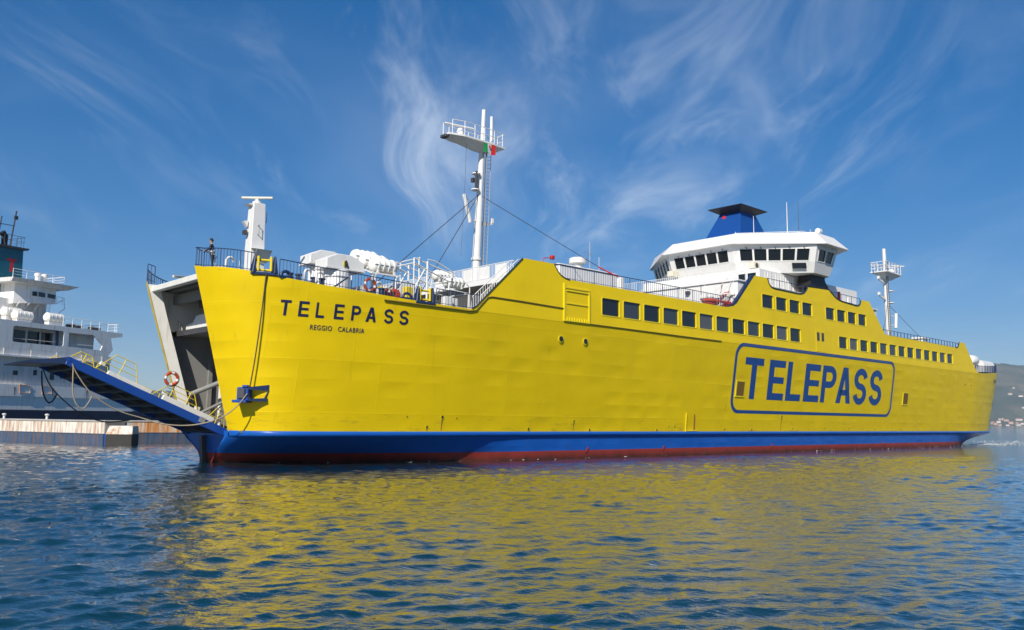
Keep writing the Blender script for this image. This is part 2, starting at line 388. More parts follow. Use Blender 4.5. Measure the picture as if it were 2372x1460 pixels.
# ------------------------------------------------------------------ the sea
def make_sea():
    """Choppy water near the boat as a real surface, finer close by, and a flat sheet out to the horizon."""
    Y0, Y1, NR, NC = 6.5, 84.0, 430, 860
    vj = Y0 * (Y1 / Y0) ** np.linspace(0, 1, NR); hw = 13.0 + 0.93 * vj
    ui = np.linspace(-1, 1, NC)
    gx = ui[None, :] * hw[:, None] + 0.06 * vj[:, None]; gy = np.repeat(vj[:, None], NC, 1)
    rng = np.random.default_rng(5)
    hz = np.zeros_like(gx); dx = np.zeros_like(gx); dy = np.zeros_like(gx)
    lam = np.concatenate([np.exp(rng.uniform(np.log(0.17), np.log(1.3), 84)), np.exp(rng.uniform(np.log(1.3), np.log(6), 14))])
    for l in lam:
        k = 2 * pi / l
        th = radians(-66) + rng.normal(0, 0.62)
        slope = WAVE_S if l < 1.3 else WAVE_L * (l / 1.3) ** -0.4
        a = slope / k
        ph = k * (gx * cos(th) + gy * sin(th)) + rng.uniform(0, 2 * pi)
        fine = np.clip((l - 0.0075 * gy) / (0.006 * gy), 0, 1)       # drop what the grid cannot carry
        hz += fine * a * np.sin(ph)
        dx += fine * 1.15 * a * cos(th) * np.cos(ph); dy += fine * 1.15 * a * sin(th) * np.cos(ph)
    gust = 0.9 + 0.35 * np.sin(gx * 0.16 + 1.3 + 1.1 * np.sin(gy * 0.23)) * np.sin(gy * 0.21 + gx * 0.07)
    e1 = np.clip((1 - np.abs(ui)) * 25, 0, 1)[None, :] * np.clip((Y1 - vj) / 12, 0, 1)[:, None] * np.clip((vj - Y0) / 0.6, 0, 1)[:, None]
    amp = gust * e1
    co = np.stack([gx + dx * amp, gy + dy * amp, hz * amp], -1).reshape(-1, 3)
    ii = np.arange(NR * NC).reshape(NR, NC)
    q = np.stack([ii[:-1, :-1], ii[:-1, 1:], ii[1:, 1:], ii[1:, :-1]], -1).reshape(-1, 4)
    FAR = 26000; nb = len(co)
    ext = np.array([(-FAR, -3000, 0), (FAR, -3000, 0), (FAR, FAR, 0), (-FAR, FAR, 0)], float)
    c = [ii[0, 0], ii[0, -1], ii[-1, -1], ii[-1, 0]]
    eq = [(nb + i, nb + (i + 1) % 4, c[(i + 1) % 4], c[i]) for i in range(4)]
    co = np.concatenate([co, ext]); q = np.concatenate([q, np.array(eq, int)])
    me = bpy.data.meshes.new('sea')
    me.vertices.add(len(co)); me.vertices.foreach_set('co', co.astype(np.float32).ravel())
    me.loops.add(q.size); me.loops.foreach_set('vertex_index', q.astype(np.int32).ravel())
    me.polygons.add(len(q)); me.polygons.foreach_set('loop_start', np.arange(0, q.size, 4, dtype=np.int32))
    me.polygons.foreach_set('use_smooth', [True] * len(q))
    me.update(calc_edges=True); me.validate()
    me.materials.append(M['sea'])
    o = bpy.data.objects.new('sea', me); COL.objects.link(o); struct(o)
    return o
WAVE_S, WAVE_L = 0.028, 0.014
make_sea()

# ------------------------------------------------------------------ far shore
def hill(name, cx, cy, wx, wy, hmax, seed, ridge):
    rng = np.random.default_rng(seed); nx, ny = 150, 60
    xs = np.linspace(-1, 1, nx); ys = np.linspace(0, 1, ny); gx, gy = np.meshgrid(xs, ys)
    base = np.interp(gx, [p[0] for p in ridge], [p[1] for p in ridge])
    h = base * np.clip(gy * 1.25, 0, 1) ** 0.85
    for k in range(26):
        f = rng.uniform(3, 26); a = rng.uniform(0, 2 * pi)
        h = h + 0.5 / f * (np.abs(np.sin(f * (gx * cos(a) * 1.6 + gy * sin(a)) + rng.uniform(0, 6))) - 0.5) * gy ** 0.7 * 0.6
    h = np.clip(h, 0.004, None) * np.clip(gy * 8, 0, 1)
    co = np.stack([cx + gx * wx, cy + gy * wy, h * hmax - 0.5], -1)
    mb = MB(); mb.grid([[tuple(co[j, i]) for i in range(nx)] for j in range(ny)])
    o = mb.build(name, 'hillside', smooth=60, fix=False); struct(o)
    return co
hill('hillside', 2900, 4300, 1500, 1500, 465, 3, [(-1, 0.0), (-0.9, 0.02), (-0.72, 0.20), (-0.50, 0.52), (-0.30, 0.74), (-0.13, 0.86), (0.0, 0.80), (0.2, 0.78), (0.5, 0.72), (1, 0.5)])
hill('distant_hills', -2000, 5000, 1900, 1200, 175, 11, [(-1, 0.7), (-0.3, 0.85), (0.15, 0.78), (0.38, 0.6), (0.6, 0.30), (0.8, 0.1), (1, 0.0)])
def houses():
    """Small pale houses along the foot of the hill and on its lower slopes."""
    rng = random.Random(4)
    dg = bpy.context.evaluated_depsgraph_get(); hl = bpy.data.objects['hillside']
    for i in range(64):
        if i < 48: x = 2370 + rng.random() * 640; y = 4303 + rng.random() ** 1.6 * 110
        else: x = 2420 + rng.random() * 520; y = 4440 + rng.random() * 520
        ok, p, n, _ = hl.ray_cast(Vector((x, y, 2000)), Vector((0, 0, -1)))
        if not ok: continue
        w, d, h = rng.uniform(10, 26), rng.uniform(9, 13), rng.uniform(6, 12)
        e = empty('house', (x, y, p.z - 1.5), rng.uniform(-0.3, 0.3))
        MB().box(-w / 2, w / 2, -d / 2, d / 2, 0, h).build('wall', rng.choice(('stucco', 'stucco_white', 'stucco_pink')), e)
        MB().prism([(-d / 2 - .6, h), (d / 2 + .6, h), (0, h + 3)], 'x', -w / 2 - .6, w / 2 + .6).build('roof', 'roof_tile', e)
        tag(e, 'small pale house on the far shore below the hill' if i < 48 else 'small pale house higher up the distant hillside', 'house',
            'houses on the far shore' if i < 48 else 'houses up the hillside')
houses()

# ================================================================== the yellow ferry
# Ferry frame: x aft from the bow opening, y to starboard, z up from the water.
FERRY = empty('car_ferry', (-20.9517, 50.7045, 0.0), radians(42.5023))
tag(FERRY, 'bright yellow double-ended car ferry with blue lettering, white bridge and lowered bow ramp', 'ferry')
FM = Matrix.Translation(FERRY.location) @ Matrix.Rotation(radians(42.5023), 4, 'Z')
def aboard(name, x, y, z, rz=0):
    """Root of a loose thing standing on the ferry, at ferry coordinates."""
    p = FM @ Vector((x, y, z))
    return empty(name, p, radians(42.5023) + rz)
LEN = 124.0
OUTP = [(0, 3.8), (.12, 4.3), (.35, 5.0), (.75, 5.75), (1.4, 6.55), (2.4, 7.2), (4, 7.75), (7, 8.3), (12, 8.8), (16, 9.0)]
SHEER = [(0, 11.45), (.2, 11.32), (.9, 11.2), (1.8, 11.03), (3, 10.83), (5.5, 10.57), (8, 10.42), (11, 10.24), (14, 10.13), (17, 10.06)]
def interp(s, tab):
    if s <= tab[0][0]: return tab[0][1]
    for (a, b), (c, d) in zip(tab, tab[1:]):
        if s <= c: return b + (d - b) * (s - a) / (c - a)
    return tab[-1][1]
# smooth version of the plan outline (Catmull-Rom through the points)
def smooth_tab(tab, n=6):
    out = []
    for i in range(len(tab) - 1):
        p0 = tab[max(i - 1, 0)]; p1 = tab[i]; p2 = tab[i + 1]; p3 = tab[min(i + 2, len(tab) - 1)]
        for k in range(n):
            t = k / n
            def cr(j):
                m1 = (p2[j] - p0[j]) / max(p2[0] - p0[0], 1e-6) * (p2[0] - p1[0]); m2 = (p3[j] - p1[j]) / max(p3[0] - p1[0], 1e-6) * (p2[0] - p1[0])
                return (2*t**3-3*t**2+1)*p1[j] + (t**3-2*t**2+t)*m1 + (-2*t**3+3*t**2)*p2[j] + (t**3-t**2)*m2
            out.append((p1[0] + (p2[0] - p1[0]) * t, cr(1)))
    out.append(tab[-1]); return out
OUTS = smooth_tab(OUTP)
def OUT(s): return interp(s, OUTS)
def RAKE(z): return 2.8 * (11.5 - z) / 9.6
def KF(z): return 1.0 if z >= 10 else .87 + .13 * (z - 2) / 8
def hp(s, z, off=0.0):
    return (s + RAKE(z) * max(0, 1 - s / 20), -(OUT(s) * KF(z) + off), z)
def yb(x, z, off=0.0):
    """Port side y of the plating at (x, z)."""
    if x > LEN / 2: x = LEN - x
    r = RAKE(z); s = (x - r) / (1 - r / 20) if x < 20 else x
    return -(OUT(max(s, 0)) * KF(z) + off)
ST = [p[0] for p in OUTS] + [16.5 + 2.5 * i for i in range(19)]
ZTOP = lambda s: interp(s, SHEER)
def both(fn):
    """Rows for port bow..stern and the mirrored starboard side."""
    fw = [fn(s) for s in ST]
    col = [[p for p in c] for c in fw] + [[(LEN - p[0], p[1], p[2]) for p in c] for c in reversed(fw)]
    return col, [[(p[0], -p[1], p[2]) for p in c] for c in col]
def column(s):
    zt = ZTOP(s); return [hp(s, 2.0 + (zt - 2.0) * k / 10) for k in range(11)]
port, stbd = both(column)
mb = MB(); mb.grid(port); mb.build('port_shell_plating', 'hull_yellow', FERRY, smooth=40, weld=True, fix=False)
mb = MB(); mb.grid(stbd); mb.build('starboard_shell_plating', 'hull_yellow', FERRY, smooth=40, weld=True, fix=False)
# blue rubbing strake at the knuckle, blue belt and red boot topping below
def belt(zs):
    def fn(s):
        out = []
        for z, off, nar in zs:
            x, y, _ = hp(s, 2.0, off)
            y = y * (1 - nar * max(0, 1 - s / 24) ** 1.6)
            x = x + (0.25 * nar) * max(0, 1 - s / 6)
            out.append((x, y, z))
        return out
    return both(fn)
for zs, nm, mt_ in (([(2.02, -.02, 0), (2.0, .14, 0), (1.92, .20, 0), (1.80, .20, 0), (1.70, .12, 0.0), (1.66, -.02, 0.02)], 'rubbing_strake', 'hull_blue'),
                    ([(1.67, .0, 0.03), (1.4, -.02, 0.16), (1.0, -.06, 0.42), (0.62, -.08, 0.62)], 'blue_belt', 'hull_blue'),
                    ([(0.62, -.075, 0.62), (0.3, -.09, 0.76), (-0.05, -.12, 0.86), (-0.9, -.3, 0.97)], 'boot_topping', 'boot_red')):
    a, b_ = belt(zs)
    mb = MB(); mb.grid(a); mb.grid(b_); mb.build(nm, mt_, FERRY, smooth=50, weld=True, fix=False)
for e_ in (1, -1):       # stem posts and the plates closing the hull below the ramps
    X = (lambda x: x) if e_ > 0 else (lambda x: LEN - x)
    mb = MB()
    a, b_ = hp(0, 2.0), hp(0, 2.0)
    mb.quad((X(2.82), -3.3, 2.0), (X(2.82), 3.3, 2.0), (X(2.84), 3.2, 1.66), (X(2.84), -3.2, 1.66))
    mb.quad((X(2.84), -3.2, 1.66), (X(2.84), 3.2, 1.66), (X(2.95), 1.3, 0.62), (X(2.95), -1.3, 0.62))
    mb.build('bow_apron', 'hull_blue', FERRY)
    MB().quad((X(2.95), -1.3, 0.62), (X(2.95), 1.3, 0.62), (X(3.0), 0.15, -0.9), (X(3.0), -0.15, -0.9)).build('stem_foot', 'boot_red', FERRY)
    MB().bar((X(2.66), 0, 1.64), (X(2.8), 0, -0.6), 0.34, 0.3).build('stem_post', 'steel_dark', FERRY, bevel=0.03)
# ------- upper side plating with real window openings (port) and its plain twin (starboard)
PROF = [(16.2, 10.0), (16.55, 10.12), (16.95, 10.36), (21.1, 14.15), (24.25, 14.17), (24.4, 13.95), (24.65, 13.65), (24.95, 13.42), (25.35, 13.26), (25.9, 13.18),
        (46.2, 13.18), (46.9, 13.24), (47.5, 13.40), (48.1, 13.72), (51.2, 16.68), (53.55, 16.72), (53.75, 16.3), (53.95, 16.08), (54.3, 15.92), (54.8, 15.85),
        (59.4, 15.85), (60.0, 15.92), (60.5, 16.08), (60.95, 16.38), (61.3, 16.75), (65.9, 16.95), (66.5, 16.65), (67.2, 16.32), (67.9, 16.14), (68.7, 16.04), (72.1, 15.9), (72.6, 15.98), (73.0, 16.2), (73.25, 16.65),
        (75.3, 16.7), (79.2, 13.2), (100.6, 13.12), (101.2, 13.2), (101.65, 13.5), (101.9, 13.95), (103.9, 13.95), (107.6, 10.45), (108.2, 10.2), (109.0, 10.04), (109, 9.98), (16.2, 9.98)]
WIN = [(29.5 + 2.55 * i, 10.88, 2.12, 1.37) for i in range(12)]
WIN += [(67.7 + 2.48 * i, 10.86, 1.98, 1.3) for i in range(13)]
WIN += [(52.5 + 2.53 * i, 13.75, 2.08, 1.34) for i in range(4)] + [(65.0 + 2.48 * i, 13.74, 1.98, 1.32) for i in range(4)]
def rrect(x0, z0, w, h, r=0.14, n=3):
    out = []
    for cx, cz, a0 in ((x0 + w - r, z0 + h - r, 0), (x0 + r, z0 + h - r, 90), (x0 + r, z0 + r, 180), (x0 + w - r, z0 + r, 270)):
        for k in range(n + 1):
            a = radians(a0 + 90 * k / n); out.append((cx + r * cos(a), cz + r * sin(a)))
    return out
def plate(poly, holes, y, name, parent, mat):
    pts = [Vector(p) for p in poly]; edges = [(i, (i + 1) % len(poly)) for i in range(len(poly))]
    for h in holes:
        o = len(pts); pts += [Vector(p) for p in h]; edges += [(o + i, o + (i + 1) % len(h)) for i in range(len(h))]
    v, e, f, *_ = geometry.delaunay_2d_cdt(pts, edges, [], 1, 1e-5)
    boxes = [(min(p[0] for p in h), max(p[0] for p in h), min(p[1] for p in h), max(p[1] for p in h)) for h in holes]
    fs = []
    for t in f:
        c = sum((v[i] for i in t), Vector((0, 0))) / len(t)
        if any(b[0] < c.x < b[1] and b[2] < c.y < b[3] for b in boxes): continue
        if not geometry_inside(c, poly): continue
        fs.append(tuple(t))
    mb = MB(); mb.add([(p.x, y, p.y) for p in v], fs)
    return mb.build(name, mat, parent)
def geometry_inside(c, poly):
    ins = False; n = len(poly)
    for i in range(n):
        (x1, y1), (x2, y2) = poly[i], poly[(i + 1) % n]
        if (y1 > c.y) != (y2 > c.y) and c.x < (x2 - x1) * (c.y - y1) / (y2 - y1) + x1: ins = not ins
    return ins
ws = [rrect(*w) for w in WIN]
plate(PROF, ws, -9.0, 'port_side_plate', FERRY, 'house_yellow')
plate(PROF, [], 9.0, 'starboard_side_plate', FERRY, 'house_yellow')
def side_window(x0, z0, w, h, pane):
    out, inn, rim = rrect(x0, z0, w, h), rrect(x0 + .03, z0 + .03, w - .06, h - .06, .11), rrect(x0 - .045, z0 - .045, w + .09, h + .09, .18)
    n = len(out); mb = MB()
    def ring(A, ya, B, yb_): mb.add([(p[0], ya, p[1]) for p in A] + [(p[0], yb_, p[1]) for p in B], [(i, (i + 1) % n, n + (i + 1) % n, n + i) for i in range(n)])
    ring(rim, -9.0, rim, -9.03); ring(rim, -9.03, inn, -9.03); ring(inn, -9.03, inn, -8.89)
    f = mb.build('window', 'trim_yellow', FERRY)
    MB().add([(p[0], -8.90, p[1]) for p in rrect(x0 - .02, z0 - .02, w + .04, h + .04)], [tuple(range(n))]).build('pane', pane, f)
for i, w in enumerate(WIN): side_window(*w, 'pane_curtain' if i in (5, 10, 13) else 'pane_grey' if i in (1, 3, 6, 8, 16, 17, 20, 23) else 'pane')
# mouldings, capping strips
def strip(pts, name, mat, r=0.05, y=-9.04): return MB().tube([(p[0], p[2] if len(p) > 2 else y, p[1]) for p in pts], r, 6).build(name, mat, FERRY)
strip([(9.9, 10.02, yb(9.9, 10, .05)), (12, 9.98, yb(12, 10, .06)), (14, 9.95, -8.95), (16.3, 9.92), (16.9, 10.02), (17.9, 11.0), (18.3, 11.08), (21, 11.06), (25.25, 10.98)], 'side_moulding', 'moulding_shadow_dirt', .055, -9.03)
strip([(28.1, 10.16), (28.12, 10.06), (34, 10.05), (40, 10.02), (45.5, 10.03)], 'side_moulding', 'moulding_shadow_dirt', .05, -9.03)
mb = MB(); mb.prism([(47.45, 13.38), (48.1, 13.72), (51.2, 16.68), (50.85, 16.68), (47.8, 13.78), (47.2, 13.46)], 'y', -9.03, -8.75); mb.build('bulwark_cap', 'navy', FERRY)
strip([(53.55, 16.72), (53.75, 16.3), (53.95, 16.08), (54.3, 15.92), (54.8, 15.85), (59.4, 15.85), (60.0, 15.92), (60.5, 16.08), (60.95, 16.38), (61.3, 16.75)], 'capping_strip', 'navy', .05)
strip([(65.9, 16.95), (66.5, 16.65), (67.2, 16.32), (67.9, 16.14), (68.7, 16.04), (72.1, 15.9), (72.6, 15.98), (73.0, 16.2), (73.25, 16.65)], 'capping_strip', 'navy', .05)
strip([(16.55, 10.12), (16.95, 10.36), (21.1, 14.15)], 'capping_strip', 'navy', .035)
strip([(24.25, 14.17), (24.4, 13.95), (24.65, 13.65), (24.95, 13.42), (25.35, 13.26), (25.9, 13.18)], 'capping_strip', 'navy', .03)
strip([(100.6, 13.12), (101.2, 13.2), (101.65, 13.5), (101.9, 13.95)], 'capping_strip', 'navy', .05)
# black pedestal under the port bridge wing
mb = MB(); mb.prism([(61.3, 16.77), (65.95, 16.97), (65.05, 17.75), (64.95, 18.15), (62.1, 18.15), (61.95, 17.6), (61.65, 17.1)], 'y', -9.05, -7.6); mb.build('wing_pedestal', 'black', FERRY, bevel=.03)
# shell door in the side with its frame and bars
d = MB(); d.box(25.45, 27.95, -9.03, -8.98, 10.12, 12.6); dr = d.build('side_door', 'house_yellow', FERRY)
f = MB(); f.box(25.25, 25.42, -9.1, -8.98, 10.05, 12.85); f.box(27.95, 28.1, -9.1, -8.98, 10.05, 12.45); f.box(25.42, 28.1, -9.09, -8.98, 12.5, 12.62); f.box(25.42, 27.95, -9.1, -8.98, 10.05, 10.16); f.build('door_frame', 'trim_yellow', dr, bevel=.015)
f = MB(); f.box(25.55, 27.9, -9.09, -9.03, 11.36, 11.42); f.box(25.55, 27.9, -9.1, -9.03, 12.3, 12.38); f.build('door_bar', 'trim_yellow', dr)
f = MB(); [f.box(25.6 + .27 * k, 25.68 + .27 * k, -9.1, -9.03, 10.16, 10.36) for k in range(9)]; f.build('hinge_lugs', 'trim_yellow', dr)
d = MB(); d.box(62.75, 64.6, -9.02, -8.98, 10.22, 12.4).build('side_door', 'house_yellow', FERRY)
dr = [o for o in FERRY.children if o.name.startswith('side_door')][-1]
MB().box(62.95, 63.45, -9.05, -9.01, 11.35, 12.2).build('vent_louvre', 'steel_dark', dr); MB().box(63.9, 64.4, -9.05, -9.01, 11.35, 12.2).build('vent_louvre', 'steel_dark', dr)
for x in (25.19, 27.82):       # two portholes
    y = yb(x, 8.74)
    p = MB(); p.lathe([(.16, -.05), (.27, -.05), (.27, .06), (.2, .06)], (x, y, 8.74), 'y', 20); o = p.build('porthole', 'trim_yellow', FERRY)
    q = MB(); q.lathe([(.2, -.075), (.2, -.06)], (x, y, 8.74), 'y', 20); q.build('pane', 'pane', o)
for x0_, x1_ in ((48.75, 49.95), (84.75, 86.0)):     # framed hatches with brown shutters
    y0_, y1_ = yb(x0_, 5.25), yb(x0_, 6.58)
    o = MB().hexa([(x0_ - .14, y0_ + .1, 5.15), (x1_ + .12, y0_ + .1, 5.15), (x1_ + .12, y0_ - .05, 5.15), (x0_ - .14, y0_ - .05, 5.15), (x0_ - .14, y1_ + .1, 6.7), (x1_ + .12, y1_ + .1, 6.7), (x1_ + .12, y1_ - .05, 6.7), (x0_ - .14, y1_ - .05, 6.7)]).build('hatch', 'trim_yellow', FERRY)
    paint('shutter', (0.16, 0.09, 0.01), 0.6, 0.4, scale=3)
    MB().quad((x0_, y0_ - .065, 5.27), (x1_, y0_ - .065, 5.27), (x1_, y1_ - .065, 6.58), (x0_, y1_ - .065, 6.58)).build('shutter', 'shutter', o)
for x, z, r in ((15.15, 2.95, .13), (14.02, 2.32, .1), (22.92, 2.2, .11), (27.55, 2.8, .1), (29.37, 2.15, .11), (37.63, 2.13, .11), (39.2, 2.45, .07), (40.0, 2.45, .08), (52.0, 2.2, .1), (57.23, 3.48, .16), (12.46, 2.95, .06), (16.3, 2.9, .06), (59.5, 2.3, .08), (66, 2.4, .08), (78, 2.3, .09), (90, 2.25, .09), (99, 2.3, .09), (104.0, 8.3, .12), (106.2, 8.3, .12), (47.5, 2.25, .09), (71.5, 2.35, .07)):
    y = yb(x, z); p = MB(); p.lathe([(r * .75, -.01), (r, -.03), (r, .03)], (x, y, z), 'y', 12); o = p.build('scupper', 'trim_yellow', FERRY)
    q = MB(); q.lathe([(r * .74, -.035), (r * .74, -.025)], (x, y, z), 'y', 12); q.build('opening', 'black', o)
    if r > .09 and z < 4:       # rust run below the scupper
        w = r * .4
        MB().quad((x - w, yb(x, z - .05, .012), z - .1), (x + w, yb(x, z - .05, .012), z - .1), (x + w * .4, yb(x, 2.05, .012), 2.06), (x - w * .2, yb(x, 2.05, .012), 2.06)).build('rust_run', 'rust', o) if 'rust' in M else None
# fender ladder frame low on the side and loose strakes
MB().tube([(41.4, yb(41.4, 3.5, .1), 3.6), (41.5, yb(41.4, 2.1, .1), 2.05), (43.2, yb(43, 2.1, .1), 2.08)], .06, 6).build('side_ladder_frame', 'trim_yellow', FERRY)
MB().tube([(42.6, yb(42.6, 3.5, .08), 3.5), (42.75, yb(42.7, 2.1, .08), 2.1)], .05, 6).build('side_pipe', 'rust', FERRY)
# draught lugs on the belt
for x in (29.0, 38.4, 55.5, 80):
    MB().hexa([(x, yb(x, 2, -.03), .45), (x + .18, yb(x, 2, -.03), .45), (x + .18, yb(x, 2, -.02), .45), (x, yb(x, 2, -.02), .45), (x + .25, yb(x, 2, -.06), .85), (x + .4, yb(x, 2, -.06), .85), (x + .4, yb(x, 2, -.01), .85), (x + .25, yb(x, 2, -.01), .85)]).build('hull_lug', 'boot_red', FERRY)

# ------- lettering
def glyph(ch, tw, th):
    Q = []
    R = lambda a, b, c, d_: Q.append([(a, c), (b, c), (b, d_), (a, d_)])
    if ch == 'T': R(0, 1, 1 - th, 1); R(.5 - tw / 2, .5 + tw / 2, 0, 1 - th)
    elif ch == 'E': R(0, tw, 0, 1); R(tw, 1, 0, th); R(tw, .94, .5 - th * .46, .5 + th * .46); R(tw, .98, 1 - th, 1)
    elif ch == 'L': R(0, tw, 0, 1); R(tw, 1, 0, th)
    elif ch == 'P':
        R(0, tw, 0, 1); zb_ = .40; R(tw, .55, 1 - th, 1); R(tw, .55, zb_, zb_ + th)
        cz, ro, ri = (1 + zb_) / 2, (1 - zb_) / 2, (1 - zb_) / 2 - th
        for k in range(12):
            a, b = -pi / 2 + pi * k / 12, -pi / 2 + pi * (k + 1) / 12
            Q.append([(.55 + .45 * cos(a), cz + ro * sin(a)), (.55 + .45 * cos(b), cz + ro * sin(b)), (.55 + (.45 - tw) * cos(b), cz + ri * sin(b)), (.55 + (.45 - tw) * cos(a), cz + ri * sin(a))])
    elif ch == 'A':
        w = tw * 1.02
        Q.append([(0, 0), (w, 0), (.5 + w * .12, .80), (.5 - w * .55, 1)]); Q.append([(.5 - w * .55, 1), (.5 + w * .12, .80), (.5, .80), (.5, 1)])
        Q.append([(1 - w, 0), (1, 0), (.5 + w * .55, 1), (.5 - w * .12, .80)]); Q.append([(.5, .80), (.5 + .0, 1), (.5 + w * .55, 1), (.5 - w * .12, .80)])
        R(.24, .76, .22, .22 + th * .9)
    elif ch == 'S':
        ry = (.5 - th / 2) / 2; rx = .5 - tw / 2; pts = []
        for k in range(19): a = radians(8 + 262 * k / 18); pts.append((.5 + rx * cos(a), .5 + ry + ry * sin(a)))
        for k in range(1, 19): a = radians(90 - 262 * k / 18); pts.append((.5 + rx * cos(a), .5 - ry + ry * sin(a)))
        side = []
        for i, p in enumerate(pts):
            a, b = pts[max(i - 1, 0)], pts[min(i + 1, len(pts) - 1)]
            tx, tz = b[0] - a[0], b[1] - a[1]; l = math.hypot(tx, tz); nx_, nz_ = -tz / l, tx / l
            side.append(((p[0] + nx_ * tw / 2, p[1] + nz_ * th / 2), (p[0] - nx_ * tw / 2, p[1] - nz_ * th / 2)))
        for a, b in zip(side, side[1:]): Q.append([a[0], b[0], b[1], a[1]])
    return Q
def letter(ch, x0, x1, z0, z1, tw, th, mat, off=.012, name='letter'):
    mb = MB()
    for q in glyph(ch, tw, th):
        n = 4
        for i in range(n):       # sliced in height so that it follows the plating
            for j in range(2):
                B = lambda u, v: tuple((q[0][k] * (1 - u) + q[1][k] * u) * (1 - v) + (q[3][k] * (1 - u) + q[2][k] * u) * v for k in (0, 1))
                pts = []
                for u, v in ((j / 2, i / n), ((j + 1) / 2, i / n), ((j + 1) / 2, (i + 1) / n), (j / 2, (i + 1) / n)):
                    a, b = B(u, v); x = x0 + (x1 - x0) * a; z = z0 + (z1 - z0) * b
                    pts.append((x, yb(x, z, off), z))
                mb.quad(*pts)
    mb.build(name, mat, FERRY, weld=True)
for ch, a, b in zip('TELEPASS', (49.8, 54.05, 57.45, 60.95, 64.5, 67.85, 71.7, 75.55), (53.0, 57.05, 60.35, 64.1, 67.6, 71.2, 74.9, 78.75)):
    letter(ch, a, b, 5.03 if ch != 'S' else 4.95, 8.87 if ch != 'S' else 8.95, .31 if ch in 'EL' else (.28 if ch in 'TP' else .30), .175, 'logo_blue')
for ch, a, b in zip('TELEPASS', (3.66, 4.68, 5.68, 6.78, 7.86, 8.80, 10.02, 11.08), (4.24, 5.27, 6.18, 7.38, 8.45, 9.50, 10.66, 11.74)):
    letter(ch, a, b, 8.62, 9.5, .26, .17, 'name_navy', .02)
def ribbon(pts_out, pts_in, mat, name):
    mb = MB(); n = len(pts_out)
    for i in range(n):
        j = (i + 1) % n
        k = max(1, int(math.hypot(pts_out[j][0] - pts_out[i][0], pts_out[j][1] - pts_out[i][1]) / 1.0))
        for t in range(k):
            def P(A, q): x = A[i][0] + (A[j][0] - A[i][0]) * q; z = A[i][1] + (A[j][1] - A[i][1]) * q; return (x, yb(x, z, .012), z)
            mb.quad(P(pts_out, t / k), P(pts_out, (t + 1) / k), P(pts_in, (t + 1) / k), P(pts_in, t / k))
    mb.build(name, mat, FERRY, weld=True)
ribbon(rrect(48.0, 3.68, 33.7, 6.45, 1.25, 8), rrect(48.38, 3.98, 32.94, 5.85, .98, 8), 'logo_blue', 'lettering_border')
def font_text(txt, x0, x1, z0, z1, mat, name, flip=1):
    cu = bpy.data.curves.new('lettering', 'FONT'); cu.body = txt; cu.offset = 0.012; cu.resolution_u = 3; cu.space_character = 1.12
    to = bpy.data.objects.new('lettering', cu); COL.objects.link(to)
    dg = bpy.context.evaluated_depsgraph_get(); dg.update()
    me = bpy.data.meshes.new_from_object(to.evaluated_get(dg)); bpy.data.objects.remove(to)
    bm = bmesh.new(); bm.from_mesh(me)
    xs = [v.co.x for v in bm.verts]; zs = [v.co.y for v in bm.verts]
    for v in bm.verts:
        x = x0 + (x1 - x0) * (v.co.x - min(xs)) / (max(xs) - min(xs)); z = z0 + (z1 - z0) * (v.co.y - min(zs)) / (max(zs) - min(zs))
        v.co = (x, yb(x, z, .02), z)
    bm.to_mesh(me); bm.free(); me.materials.clear(); me.materials.append(M[mat])
    o = bpy.data.objects.new(name, me); COL.objects.link(o); o.parent = FERRY
font_text('REGGIO   CALABRIA', 5.46, 8.82, 7.9, 8.2, 'name_navy', 'port_of_registry')
font_text('TELEPASS', 116.6, 120.6, 9.1, 9.55, 'name_navy', 'stern_name')

# ------- decks
def deck_poly(zoff, flip):
    pts = [(.5, -3.7, 11.0)]
    for s in ST:
        if s > 18: break
        if s < .6: continue
        x, y, z = hp(s, ZTOP(s)); pts.append((x, y + .04, ZTOP(s) + zoff - .12 * max(0, 1 - s / 3)))
    return pts
for e_ in (1, -1):
    pp = deck_poly(-.05, e_); X = (lambda x: x) if e_ > 0 else (lambda x: LEN - x)
    pp.append((21.5, -8.9, 10.02))
    mb = MB()
    for a, b in zip(pp, pp[1:]):
        mb.quad((X(a[0]), a[1], a[2]), (X(b[0]), b[1], b[2]), (X(b[0]), -b[1], b[2]), (X(a[0]), -a[1], a[2]))
    mb.build('foredeck' if e_ > 0 else 'afterdeck', 'deck_green', FERRY)
    # the head of the bow opening: a deep transverse beam and deck beams below the deck
    h = MB(); h.box(min(X(.35), X(.75)), max(X(.35), X(.75)), -3.85, 3.85, 10.72, 11.08); hb = h.build('opening_head_beam', 'offwhite', FERRY, bevel=.03)
    for k in range(5):
        x = 2.0 + 1.7 * k; MB().box(min(X(x), X(x + .25)), max(X(x), X(x + .25)), -4.6, 4.6, 10.1, 10.7).build('deck_beam', 'inner_grey', hb)
MB().box(21.4, 103.0, -8.95, 8.95, 12.9, 13.1).build('upper_deck', 'deck_grey', FERRY)
MB().box(21.3, 21.42, -8.95, 8.95, 12.75, 13.14).build('deck_edge_fascia', 'white', FERRY)
w = MB(); w.box(24.6, 24.8, -8.9, 8.9, 10.02, 12.9); fb = w.build('forward_bulkhead', 'white', FERRY)
MB().box(24.55, 24.6, -7.1, -6.3, 10.05, 11.95).build('doorway', 'black', fb); MB().box(24.55, 24.6, 2, 2.8, 10.05, 11.95).build('doorway', 'black', fb)
w = MB(); w.box(103.0, 103.2, -8.9, 8.9, 10.02, 13.0); w.build('after_bulkhead', 'white', FERRY)
